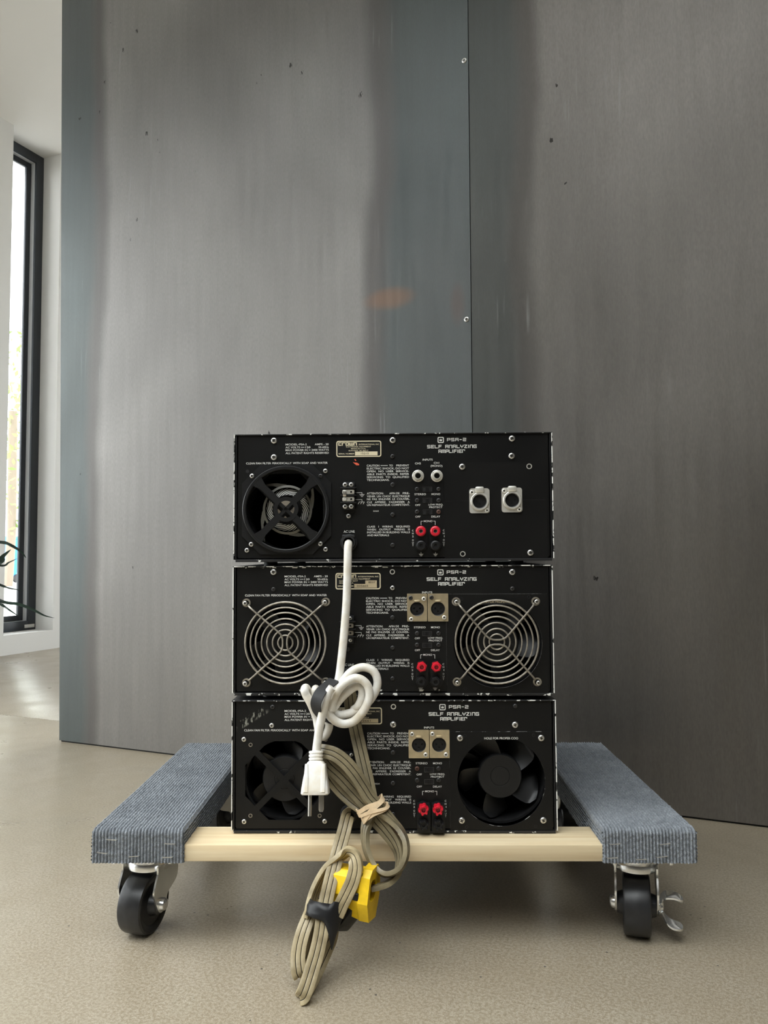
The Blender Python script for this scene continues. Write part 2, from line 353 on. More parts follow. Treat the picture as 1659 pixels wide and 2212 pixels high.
for u0, u1 in gaps(FILLWIN, UO, UR+.35): RB(wa_, u0, u1, VF, VF+.25, 0, CEIL)
for u0, u1 in FILLWIN: RB(wa_, u0, u1, VF, VF+.25, 0, LZ[0]); RB(wa_, u0, u1, VF, VF+.25, LZ[1], CEIL)
struct(wa_.build('wall_far', MT['wall'], smooth=0, **ROOM))

def ring(mb, u0, u1, v0, v1, z0, z1, t, mi=0):
    """rectangular frame in the wall plane"""
    mb.bbox(u0, u1, v0, v0+t, z0, z1, .002, mi); mb.bbox(u0, u1, v1-t, v1, z0, z1, .002, mi)
    mb.bbox(u0, u1, v0+t, v1-t, z1-t, z1, .002, mi); mb.bbox(u0, u1, v0+t, v1-t, z0, z0+t, .002, mi); return mb
def window(n, v0, v1, z0, z1, uf):
    wf = struct(ring(MB(), uf-.014, uf, v0, v1, z0, z1, .050).build('window_%d' % n, MT['frame'], **ROOM))
    ring(MB(), uf-.044, uf-.012, v0+.040, v1-.040, z0+.040, z1-.040, .010).build('lit_frame_return', MT['litgrey'], wf)  # pale colour paints in daylight caught on the frame's inner return
    ring(MB(), uf-.058, uf-.040, v0+.045, v1-.045, z0+.045, z1-.045, .034).build('sash', MT['frame'], wf)
    MB().box(uf-.052, uf-.046, v0+.07, v1-.07, z0+.07, z1-.07).build('pane', MT['glass'], wf, smooth=0)
    return wf
w1 = window(1, VN-.02, VFAR, SILL, CEIL, UF)
tg = on_plane(64, 1355, uv(UF, 0), U); tv = (tg-S0).dot(V)
MB().bbox(UF, UF+.003, tv-.035, tv+.03, SILL+.012, SILL+.03, .001).build('maker_tag', MT['plug'], w1)
for k, (v0, v1) in enumerate(LIGHTWIN): window(k+2, v0, v1, LZ[0], LZ[1], UL-.12)
def simple_window(n, x0, x1_, o, rz):          # frame and pane in a local xz plane
    f = MB()
    for q in ((x0, x0+.06, LZ[0], LZ[1]), (x1_-.06, x1_, LZ[0], LZ[1]), (x0+.06, x1_-.06, LZ[1]-.06, LZ[1]), (x0+.06, x1_-.06, LZ[0], LZ[0]+.06)): f.bbox(q[0], q[1], -.03, .03, q[2], q[3], .002)
    wf = struct(f.build('window_%d' % n, MT['frame'], loc=o, rz=rz)); MB().box(x0+.05, x1_-.05, -.003, .003, LZ[0]+.05, LZ[1]-.05).build('pane', MT['glass'], wf, smooth=0)
for k, (u0, u1) in enumerate(FILLWIN): simple_window(4+k, u0, u1, uv(0, VF+.15), RZ)  # added far window, hidden behind the partition, for fill light
for k, (u0, u1) in enumerate(REARWIN): simple_window(5+k, u0, u1, uv(0, VR-.2), RZ)
for k, (v0, v1) in enumerate(RIGHTWIN): simple_window(5+len(REARWIN)+k, v0, v1, uv(UR+.2, 0), RZ+math.pi/2)

# steel clad partition
wb = struct(RB(MB(), .004, UR, .003, .12, 0, CEIL).build('wall_back', MT['dark'], smooth=0, **ROOM))
VP = uv(0, 0)
def wallpt(px, py): p = on_plane(px, py, VP, V)-S0; return p.dot(U), p.z
def edge_at(p, q, z):                       # a straight sheet edge through two seen points
    (u0, z0), (u1, z1) = wallpt(*p), wallpt(*q); return u0+(u1-u0)*(z-z0)/(z1-z0)
ZB = .004
eL = [edge_at((128, 1600), (134, 0), z) for z in (ZB, CEIL)]; eS = [edge_at((1021, 935), (1011, 0), z) for z in (ZB, CEIL)]
w_l = eS[0]-eL[0]
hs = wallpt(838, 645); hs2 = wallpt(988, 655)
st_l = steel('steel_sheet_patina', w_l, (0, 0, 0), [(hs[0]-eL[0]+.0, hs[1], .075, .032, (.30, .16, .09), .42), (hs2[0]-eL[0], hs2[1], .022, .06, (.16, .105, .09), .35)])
st_r = steel('steel_sheet_patina_right', 9, (5.3, 2.1, 7.7), None, False, (.76, .735, .70))
def sheet(name, mtl, b0, b1, t0, t1, y0):
    mb = MB().plate([[(b0-b0, ZB), (b1-b0, ZB), (t1-b0, CEIL-.004), (t0-b0, CEIL-.004)]], y0, .004)
    o = mb.build(name, mtl, wb, smooth=0); o.location = (b0, 0, 0); return o
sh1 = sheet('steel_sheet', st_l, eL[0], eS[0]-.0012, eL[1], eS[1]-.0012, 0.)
sh2 = sheet('steel_sheet', st_r, eS[0]+.0012, 2.6, eS[1]+.0012, 2.6, -.0015)
sheet('steel_sheet', st_r, 2.603, UR, 2.603, UR, 0.)
def screw_mesh(name, r, h, m, dome=.35):
    """round head with a real cross recess"""
    a = .16*r; b = .52*r; n = 20
    cross = [(a, a), (a, b), (-a, b), (-a, a), (-b, a), (-b, -a), (-a, -a), (-a, -b), (a, -b), (a, -a), (b, -a), (b, a)]
    th = R(20); cross = [(x*math.cos(th)-z*math.sin(th), x*math.sin(th)+z*math.cos(th)) for x, z in cross]
    mb = MB(); mb.lathe([(r, 0), (r, -h*.35), (r*.93, -h*.68), (r*.74, -h*.93), (r*.62, -h)], n, cap=False)
    mb.plate([circ(0, 0, r*.62, n), cross], -h, -h+.0001, 0, 1)
    mb.plate([[(x*1.02, z*1.02) for x, z in cross]], -h*.35, -h*.3, 1)
    return mb.mesh(name, [m, MT['slot']], 40)
SM = dict(big=screw_mesh('screw', .0042, .0022, MT['screw']), mid=screw_mesh('screw', .0032, .0018, MT['screw']), dark=screw_mesh('screw', .0030, .0016, MT['dscrew']),
          wall=screw_mesh('screw', .0058, .002, MT['screw']), rust=screw_mesh('screw', .0030, .0016, MT['rust']), small=screw_mesh('screw', .0024, .0013, MT['screw']))
for px, py in ((1003, 131), (1008, 690)):
    u, z = wallpt(px, py); obj('screw', SM['wall'], wb, (u, 0, z), rot=(0, R(random.uniform(0, 90)), 0))

# ------------------------------------------------------------------ lettering
_tm = {}
def text_shape(body):
    if body in _tm: return _tm[body]
    cu = bpy.data.curves.new('t', 'FONT'); cu.body = body; cu.size = 1; cu.resolution_u = 3; cu.offset = .007; cu.fill_mode = 'FRONT'
    o = bpy.data.objects.new('t', cu); col.objects.link(o); dg = bpy.context.evaluated_depsgraph_get(); e = o.evaluated_get(dg); me = e.to_mesh()
    vs = [(v.co.x, v.co.y) for v in me.vertices]; fs = [tuple(p.vertices) for p in me.polygons]; e.to_mesh_clear()
    bpy.data.objects.remove(o); bpy.data.curves.remove(cu); x0 = min(v[0] for v in vs); x1 = max(v[0] for v in vs)
    _tm[body] = ([(a-x0, b) for a, b in vs], fs, x1-x0); return _tm[body]
CAPH = .729
def cap_height():
    global CAPH
    CAPH = max(v[1] for v in text_shape('H')[0])
cap_height()
def put_text(mb, body, x0, zc, h, sx, y=0., mi=0, T=None):
    vs, fs, wd = text_shape(body); s = h/CAPH
    P = [(x0+a*s*sx, y, zc-h/2+b*s) for a, b in vs]
    mb.add([T(*p) for p in P] if T else P, fs, mi); return wd*s*sx
def fit_text(mb, body, x0, x1, zc, h, y=0., mi=0):
    put_text(mb, body, x0, zc, h, (x1-x0)/(text_shape(body)[2]*h/CAPH), y, mi)
def para(mb, lines, x0, x1, h, y=0.):
    """lines: (text, z, justified)"""
    s = h/CAPH; k = 1.35
    for t, z, j in lines:
        ws = t.split(); tot = sum(text_shape(q)[2] for q in ws)*s
        if j: k = min(k, ((x1-x0)-(len(ws)-1)*h*.62)/tot)
    for t, z, j in lines:
        ws = t.split(); tot = sum(text_shape(q)[2] for q in ws)*s*k
        gap = ((x1-x0)-tot)/max(1, len(ws)-1) if j else h*.5
        x = x0
        for q in ws: x += put_text(mb, q, x, z, h, k, y)+gap
GL = {'P': [[(0, 0), (0, 1), (1, 1), (1, .4), (0, .4)]], 'S': [[(1, 1), (0, 1), (0, .5), (1, .5), (1, 0), (0, 0)]], 'A': [[(0, 0), (0, 1), (1, 1), (1, 0)], [(0, .42), (1, .42)]],
      '-': [[(.1, .5), (.9, .5)]], '2': [[(0, 1), (1, 1), (1, .5), (0, .5), (0, 0), (1, 0)]], 'E': [[(1, 1), (0, 1), (0, 0), (1, 0)], [(0, .5), (.85, .5)]], 'L': [[(0, 1), (0, 0), (1, 0)]],
      'F': [[(0, 0), (0, 1), (1, 1)], [(0, .5), (.85, .5)]], 'N': [[(0, 0), (0, 1), (1, 1), (1, 0)]], 'Y': [[(0, 1), (0, .5), (1, .5), (1, 1)], [(.5, .5), (.5, 0)]], 'Z': [[(0, 1), (1, 1), (0, 0), (1, 0)]],
      'I': [[(.5, 0), (.5, 1)]], 'G': [[(1, 1), (0, 1), (0, 0), (1, 0), (1, .5), (.55, .5)]], 'M': [[(0, 0), (0, 1), (1, 1), (1, 0)], [(.5, 1), (.5, 0)]], 'r': [[(0, 0), (0, 1), (1, 1), (1, .7)]],
      'c': [[(1, 1), (0, 1), (0, 0), (1, 0)]], 'q': [[(0, 0), (0, 1), (1, 1)]], 'o': [[(0, 0), (0, 1), (1, 1), (1, 0), (0, 0)]], 'w': [[(0, 1), (0, 0), (1, 0), (1, 1)], [(.5, 0), (.5, 1)]], 'n': [[(0, 0), (0, 1), (1, 1), (1, 0)]]}
def stroke_text(mb, body, x0, x1, z0, z1, y, t):
    W = {'I': .25, ' ': .7, '-': .8, 'M': 1.25, 'w': 1.3}; gap = .5
    tot = sum(W.get(c, 1) for c in body)+gap*(len(body)-1); u = (x1-x0-t)/tot; x = x0+t/2
    for c in body:
        wd = W.get(c, 1)*u
        for pl in GL.get(c, []):
            P = [(x+p[0]*wd, z0+t/2+p[1]*(z1-z0-t)) for p in pl]
            for a, b in zip(P, P[1:]):
                d = Vector((b[0]-a[0], b[1]-a[1])); L = d.length; d = d/L; n = Vector((-d.y, d.x))*t/2; e = d*t*.42
                q = [(a[0]-e.x+n.x, a[1]-e.y+n.y), (b[0]+e.x+n.x, b[1]+e.y+n.y), (b[0]+e.x-n.x, b[1]+e.y-n.y), (a[0]-e.x-n.x, a[1]-e.y-n.y)]
                mb.add([(p[0], y, p[1]) for p in q], [(0, 1, 2, 3)])
        x += wd+gap*u

# ------------------------------------------------------------------ amplifiers
AW, AH, AD = .432, .17389, .385
ZA = [.13228+2*.17389+.00541+.00531, .13228+.17389+.00531, .13228]
AMP = [(-.00649, 1.04014, -.00339), (-.00839, 1.04445, -.01063), (-.00733, 1.0408, .00286)]
AMPM = [Matrix.Translation((x, y, z)) @ Matrix.Rotation(a, 4, 'Z') for (x, y, a), z in zip(AMP, ZA)]
PY = .0022                                  # rear panel face behind the cover edge
def loc(i, px, py, off=PY):
    """photo pixel on the rear face of amplifier i -> local x, z"""
    m = AMPM[i]; o = m @ Vector((0, off, 0)); n = (m.to_3x3() @ Vector((0, 1, 0)))
    p = m.inverted() @ on_plane(px, py, o, n); return p.x, p.z
A1 = lambda px, py, off=PY: loc(0, px, py, off)
S1 = 1600.0                                 # pixels per metre on the rear faces
TY = PY-.00012
def x1(px): return A1(px, 1075)[0]
def z1(py): return A1(850, py)[1]
PL, PR_, PB, PT = -AW/2+.0062, AW/2-.0062, .0055, AH-.0012
# shared printed blocks, laid out from the top unit
def block(name, fn, m='print'):
    mb = MB(); fn(mb); return (name, mb.mesh(name, [MT[m]], 0, fix=False))
HT = 4.0/S1
def b_rating(mb):
    for t, a, b, y in (('MODEL', 616.7, 643, 958.4), ('PSA-2', 646.5, 662.5, 958.4), ('AMPS - 20', 680, 710, 958.4), ('AC VOLTS', 616.7, 648, 964.6), ('120', 659.5, 670.6, 964.6), ('50-60Hz', 688, 710.3, 964.6),
                       ('MAX POWER IN', 616.7, 664.5, 970.6), ('2400 WATTS', 673, 710.3, 970.6), ('ALL PATENT RIGHTS RESERVED', 616.7, 710.3, 977.1)):
        fit_text(mb, t, x1(a), x1(b), z1(y), HT, TY)
    for a, b, y in ((638.5+5.5, 645.5, 958.4), (650, 657.5, 964.6), (667, 671, 970.6)): mb.add([(x1(a), TY, z1(y+.5)), (x1(b), TY, z1(y+.5)), (x1(b), TY, z1(y-.5)), (x1(a), TY, z1(y-.5))], [(0, 1, 2, 3)])
def b_filter(mb): para(mb, [('CLEAN FAN FILTER PERIODICALLY WITH SOAP AND WATER', z1(998.7), True)], x1(531.3), x1(707.9), 4.3/S1, TY)
def b_caution(mb):
    L = [('CAUTION TO PREVENT', 1005.6), ('ELECTRIC SHOCK, DO NOT', 1011.7), ('OPEN. NO USER SERVICE-', 1017.9), ('ABLE PARTS INSIDE. REFER', 1024.1), ('SERVICING TO QUALIFIED', 1030.4), ('TECHNICIANS.', 1036.6)]
    para(mb, [(t, z1(y), k not in (0, 5)) for k, (t, y) in enumerate(L) if k], x1(792.6), x1(884), HT, TY)
    fit_text(mb, 'CAUTION', x1(792.6), x1(820), z1(1005.6), HT*1.06, TY); fit_text(mb, 'TO', x1(841), x1(849), z1(1005.6), HT, TY); fit_text(mb, 'PREVENT', x1(856.5), x1(884), z1(1005.6), HT, TY)
    mb.add([(x1(822.5), TY, z1(1006.1)), (x1(838), TY, z1(1006.1)), (x1(838), TY, z1(1005)), (x1(822.5), TY, z1(1005))], [(0, 1, 2, 3)])
def b_attention(mb):
    L = [('VENIR UN CHOC ELECTRIQUE', 1071.9), ('NE PAS ENLEVER LE COUVER-', 1078), ("CLE APPIERE. S'ADRESSER A", 1084.6), ('UN REPARATEUR COMPETENT.', 1090.6)]
    para(mb, [(t, z1(y), True) for t, y in L], x1(792.6), x1(885), HT, TY)
    fit_text(mb, 'ATTENTION:', x1(792.6), x1(828.5), z1(1065.6), HT*1.06, TY); fit_text(mb, 'AFIN DE', x1(841), x1(863), z1(1065.6), HT, TY); fit_text(mb, 'PRE-', x1(870), x1(885), z1(1065.6), HT, TY)
def b_wiring(mb): para(mb, [('CLASS 1 WIRING REQUIRED', z1(1137.4), True), ('WHEN OUTPUT WIRING IS', z1(1143.7), True), ('INSTALLED IN BUILDING WALLS', z1(1149.7), True), ('AND MATERIALS', z1(1156), False)], x1(792.6), x1(885), HT, TY)
def b_line(mb): fit_text(mb, 'AC LINE', x1(742), x1(766), z1(1147.7), 5/S1, TY)
def bar(mb, a, b, c, d, t=1.0, T=TY):
    """thin printed rule between two pixels"""
    p, q = Vector((x1(a), z1(b))), Vector((x1(c), z1(d))); e = (q-p).normalized(); n = Vector((-e.y, e.x))*t/S1/2
    mb.add([(k.x, T, k.y) for k in (p+n, q+n, q-n, p-n)], [(0, 1, 2, 3)])
def b_logo(mb):
    stroke_text(mb, 'PSA-2', x1(966.7), x1(1008.4), z1(954.2), z1(947.2), TY, 1.45/S1)
    stroke_text(mb, 'SELF ANALYZING', x1(923.6), x1(1031), z1(969.2), z1(961.8), TY, 1.55/S1)
    stroke_text(mb, 'AMPLIFIEr', x1(948), x1(1005.5), z1(979.4), z1(972), TY, 1.55/S1)
    o = rrect(x1(946.4), x1(960), z1(957.6), z1(944.8), 2.6/S1); i = rrect(x1(948.2), x1(958.2), z1(955.8), z1(946.6), 1.6/S1)
    mb.plate([o, i], TY, TY+.00005)
    cx, cz, s = x1(953.2), z1(951.4), 1/S1
    mb.plate([[(cx+a*s, cz+b*s) for a, b in ((-2.6, -2.4), (2.6, -2.4), (3.4, 2.2), (1.5, .2), (0, 2.9), (-1.5, .2), (-3.4, 2.2))]], TY, TY+.00005)
def b_inputs(mb):
    for t, a, b, y, h in (('INPUTS', 913.6, 935.2, 993.6, 4), ('CH2', 896.9, 909.6, 1001.4, 4), ('CH1', 937.7, 949.3, 1000.7, 4), ('(MONO)', 930.8, 956.4, 1007, 4)): fit_text(mb, t, x1(a), x1(b), z1(y), h/S1, TY)
def b_switch(mb):
    for t, a, b, y, h in (('STEREO', 895.3, 920.3, 1068, 4), ('MONO', 932, 951, 1068, 4),
                          ('OFF', 896.9, 908, 1091.3, 4), ('LOW FREQ.', 925.4, 957, 1090.6, 3.6), ('PROTECT', 927, 955.5, 1096.2, 3.6), ('OFF', 896.9, 908, 1116.5, 4), ('DELAY', 931.4, 950.4, 1116.5, 4)): fit_text(mb, t, x1(a), x1(b), z1(y), h/S1, TY)
def b_outputs(mb):
    fit_text(mb, 'MONO', x1(914.7), x1(933.7), z1(1126.3), HT, TY)
    for a, b, c, d in ((908.7, 1126.3, 913, 1126.3), (909.1, 1125.9, 909.1, 1134.5), (935.5, 1126.3, 940, 1126.3), (939.6, 1125.9, 939.6, 1134.5)): bar(mb, a, b, c, d, .9)
    for x, t in ((891.3, 'CH2OUT'), (957.8, 'CH1OUT')):
        for ch, y in zip(t, (1146.4, 1152.6, 1158.9, 1167, 1172.7, 1178.2)): fit_text(mb, ch, x1(x-1.7 if ch != '1' else x+.4), x1(x+1.7), z1(y), 3.8/S1, TY)
    for x in (908.7, 939.7):
        bar(mb, x, 1193, x, 1197, .8)
        for k, hw in enumerate((4.6, 3.2, 1.8)): bar(mb, x-hw, 1197.2+k*2, x+hw, 1197.2+k*2, .9)
def b_ground(mb):
    bar(mb, 767.5, 1063.8, 782, 1063.8, .8); bar(mb, 782, 1063.6, 782, 1067.5, .8)
    for k, hw in enumerate((5.4, 3.8, 2)): bar(mb, 782-hw, 1067.8+k*2.2, 782+hw, 1067.8+k*2.2, .9)
    bar(mb, 767.5, 1078.6, 782, 1078.6, .8); bar(mb, 782, 1078.4, 782, 1084, .8); bar(mb, 775, 1084, 787.5, 1084, .9)
    for x in (776, 781.5, 787): bar(mb, x, 1084, x-2.6, 1088.5, .9)
BLK = [block('rating_print', b_rating), block('filter_notice_print', b_filter), block('caution_notice_print', b_caution), block('attention_notice_print', b_attention), block('wiring_notice_print', b_wiring),
       block('line_print', b_line), block('brand_print', b_logo), block('input_print', b_inputs), block('switch_print', b_switch), block('output_print', b_outputs), block('ground_print', b_ground)]

def octo_holes(cx, cz, a, c, wd):
    """four openings left by an X in a chamfered square"""
    h = wd*math.sqrt(2)/2; k = (a+c); x = (k-h)/2
    base = [(0, h), (x, x+h), (c, a), (-c, a), (-x, x+h)]; out = []
    for q in range(4):
        t = q*math.pi/2; out.append([(cx+p[0]*math.cos(t)-p[1]*math.sin(t), cz+p[0]*math.sin(t)+p[1]*math.cos(t)) for p in base])
    return out
LF = loc(2, 613.5, 1686)                    # left fan centre, same on all units
RFX, RFZ = loc(2, 1082.8, 1688)
RFR = 95/1625.0

def blades(parent, cx, cz, y, r0, r1, a0, n=5, span=50, m='plastic2'):
    me = None
    for k in range(n):
        if me is None:
            mb = MB(); nr, na = 8, 9; vs = []
            for i in range(nr+1):
                t = i/nr; r = r0+(r1-r0)*t; sp = R(span)*(1-.18*t)*(1 if t < .7 else math.sqrt(max(0., 1-((t-.7)/.302)**2))*.55+.45)
                for j in range(na+1):
                    q = j/na-.5; a = q*sp+R(10)*t; vs.append((r*math.cos(a), .012*q*2-.002*math.sin((q+.5)*math.pi), r*math.sin(a)))
            nn = len(vs); vs2 = [(x, yy+.0016, z) for x, yy, z in vs]
            f = [(i*(na+1)+j, i*(na+1)+j+1, (i+1)*(na+1)+j+1, (i+1)*(na+1)+j) for i in range(nr) for j in range(na)]
            mb.add(vs, f); mb.add(vs2, [q[::-1] for q in f])
            rim = [j for j in range(na+1)]+[i*(na+1)+na for i in range(1, nr+1)]+[nr*(na+1)+j for j in range(na-1, -1, -1)]+[i*(na+1) for i in range(nr-1, 0, -1)]
            for a, b in zip(rim, rim[1:]+rim[:1]): mb.f.append([a, b, b+nn, a+nn]); mb.m.append(0)
            me = mb.mesh('fan_blade', [MT[m]], 50)
        obj('fan_blade', me, parent, (cx, y, cz), rot=(0, -R(a0+360*k/n), 0))
def fan(root, cx, cz, rr, hub, a0, y=.016, lab=None):
    fr = MB(); fr.lathe([(rr, y-.006), (rr, y+.03), (rr+.003, y+.03), (rr+.003, y-.006), (rr, y-.006)], 48, (cx, cz), cap=False)
    for k in range(3):
        a = R(35+120*k); d = Vector((math.cos(a), math.sin(a))); n = Vector((-d.y, d.x))*.004
        p = [(cx, cz)+0*n if False else (cx+d.x*q+n.x*s, cz+d.y*q+n.y*s) for q, s in ((.01, 1), (rr, 1), (rr, -1), (.01, -1))]
        fr.plate([p], y+.026, y+.029)
    fr.build('fan_frame', MT['plastic'], root)
    hb = MB(); hb.lathe([(hub*.98, y+.022), (hub, y-.003), (hub*.985, y-.0055), (hub*.95, y-.0068), (hub*.45, y-.0068), (hub*.44, y-.0064), (hub*.42, y-.0064), (hub*.41, y-.0068), (hub*.01, y-.0068)], 48, (cx, cz), cap=False)
    ro = hb.build('fan_rotor', MT['plastic2'], root); blades(ro, cx, cz, y+.006, hub*.97, rr*.955, a0); return ro
def wire_guard(root, i, cpx, cpy, radii, ties, vert):
    """rings on two bent wires that end in eyelets; vert: wires bow sideways"""
    off = -.006; c = loc(i, cpx, cpy, off); s = 1/1612.0; y = off
    pr = MB()
    for (e0, mid, e1) in ties:
        A, B, Mx = [Vector((*loc(i, *p, off), 0)) for p in (e0, e1, mid)]
        d1 = (A-Mx); d2 = (B-Mx)
        if vert: bend = [Vector((Mx.x+(A.x-Mx.x)*q, Mx.y+(A.y-Mx.y)*t, 0)) for q, t in ((.10, .26), (.015, .13))]; bend2 = [Vector((Mx.x+(B.x-Mx.x)*q, Mx.y+(B.y-Mx.y)*t, 0)) for q, t in ((.015, .13), (.10, .26))]
        else: bend = [Vector((Mx.x+(A.x-Mx.x)*t, Mx.y+(A.y-Mx.y)*q, 0)) for q, t in ((.10, .26), (.015, .13))]; bend2 = [Vector((Mx.x+(B.x-Mx.x)*t, Mx.y+(B.y-Mx.y)*q, 0)) for q, t in ((.015, .13), (.10, .26))]
        near = lambda P: P+(Mx-P).normalized()*.004
        K = [near(A), A+(bend[0]-A)*.16, A+(bend[0]-A)*.55]+bend+[Mx]+bend2+[B+(bend2[1]-B)*.55, B+(bend2[1]-B)*.16, near(B)]
        ys = [PY-.0015, y-.002, y-.0022, y-.0022, y-.0022, y-.0022, y-.0022, y-.0022, y-.0022, y-.002, PY-.0015]
        pr.tube(catmull([Vector((k.x, q, k.y)) for k, q in zip(K, ys)], 6), .00125, 8)
        for P in (A, B):
            pr.lathe([(.0058, PY), (.0058, PY-.0016), (.0036, PY-.0016), (.0036, PY)], 20, (P.x, P.y), cap=False)
    g = pr.build('fan_guard', MT['wire'], root)
    for r in radii:
        rr = r*s; MB().tube([Vector((c[0]+rr*math.cos(2*math.pi*k/56), y, c[1]+rr*math.sin(2*math.pi*k/56))) for k in range(56)], .00115 if r < 80 else .0014, 7, True).build('guard_ring', MT['wire'], g)
    for tie in ties:
        for p in (tie[0], tie[2]): q = loc(i, *p); obj('screw', SM['mid'], g, (q[0], PY-.0014, q[1]), rot=(0, random.random(), 0))
    return g

XLRM = {}
def xlr(root, i, x0, x1_, y0, y1, sx, sy, m, rnd, rivets):
    """three pin socket on a flange, given by its pixel box and socket centre"""
    a = loc(i, x0, y1); b = loc(i, x1_, y0); c = loc(i, sx, sy); r = 15.2/1605
    y = PY; mb = MB(); mb.plate([rrect(a[0], b[0], a[1], b[1], rnd), circ(c[0], c[1], r*1.0, 32)], y-.0022, y)
    if rnd > .002:                                     # raised collar of the white type
        mb.lathe([(r*1.32, y-.002), (r*1.30, y-.0042), (r*1.22, y-.005), (r*1.03, y-.005), (r*1.0, y-.0042), (r*1.0, y+.004)], 36, c, cap=False)
        mb.bbox(c[0]-.0058, c[0]+.0058, y-.006, y-.001, c[1]+r*1.2, b[1]+.0022, .002)
    f = mb.build('socket_flange', MT[m], root)
    ins = MB(); holes = [circ(c[0]+dx*r, c[1]+dz*r, r*.13, 12) for dx, dz in ((-.42, .08), (.42, .08), (0, -.34))]
    ins.plate([circ(c[0], c[1], r*.80, 32)]+holes, y-.0012, y+.004); ins.lathe([(r*.99, y-.0015), (r*.99, y+.006), (r*.86, y+.006), (r*.86, y-.0008), (r*.99, y-.0015)], 36, c, cap=False)
    ins.lathe([(r*.99, y+.005), (r*.1, y+.005)], 24, c, cap=False); ins.build('socket_insert', MT['plastic'], f)
    MB().bbox(c[0]-.0042, c[0]+.0042, y-.0050, y-.0020, c[1]+r*.98, c[1]+r*1.28, .0012).build('release_tab', MT[m], f)
    for (rx, ry, d) in rivets:
        q = loc(i, rx, ry); rb = MB(); rb.lathe([(.0029, y-.002), (.0029, y-.0034), (.0022, y-.0040), (.0013, y-.0038), (.0012, y-.0025)], 16, q, cap=False)
        rb.lathe([(.0013, y-.0026), (.0001, y-.0026)], 12, q, 1, cap=False); rb.build('rivet', [MT['nickel'] if not d else MT['dscrew'], MT['slot']], f)
def post(i, px, py, style, colr, root, proud):
    """binding post cap; style 0 round, 1 hex, 2 six lobes"""
    x, z = loc(i, px, py, PY-proud*.8); r = 11.4/1605; y = PY; mb = MB(); h = r*.30
    mb.lathe([(r*1.0, y-.001), (r*1.0, y-proud*.45)], 24, (x, z), 1)
    if style == 0: mb.lathe([(r*.98, y-proud*.42), (r*.99, y-proud*.72), (r*.90, y-proud*.92), (r*.72, y-proud), (h*1.3, y-proud), (h*1.25, y-proud*.9)], 28, (x, z), cap=False)
    else:
        n = 24 if style == 2 else 6
        ol = [(x+r*(.98 if style == 1 else .80+.20*abs(math.cos(3*2*math.pi*k/n)))*math.cos(2*math.pi*k/n+.25), z+r*(.98 if style == 1 else .80+.20*abs(math.cos(3*2*math.pi*k/n)))*math.sin(2*math.pi*k/n+.25)) for k in range(n)]
        mb.plate([ol], y-proud*.86, y-proud*.40); mb.lathe([(r*.80, y-proud*.85), (r*.68, y-proud), (h*1.3, y-proud), (h*1.25, y-proud*.9)], 28, (x, z), cap=False)
        if style == 2:
            for k in range(6):
                a = 2*math.pi*k/6+.25; mb.lathe([(r*.2, y-proud*.8), (r*.2, y-proud*1.06), (r*.14, y-proud*1.1), (.0001, y-proud*1.1)], 10, (x+r*.74*math.cos(a), z+r*.74*math.sin(a)), cap=False)
    mb.lathe([(h*1.3, y-proud*.98), (h*1.05, y-proud*.98), (h*.95, y-proud*.80)], 18, (x, z), 2, cap=False); mb.lathe([(h*1.0, y-proud*.85), (.0001, y-proud*.85)], 14, (x, z), 3, cap=False)
    mb.build('binding_post', [MT[colr], MT['plastic'], MT['prong'] if colr == 'red' and style == 0 else MT['plastic'], MT['dark']], root)

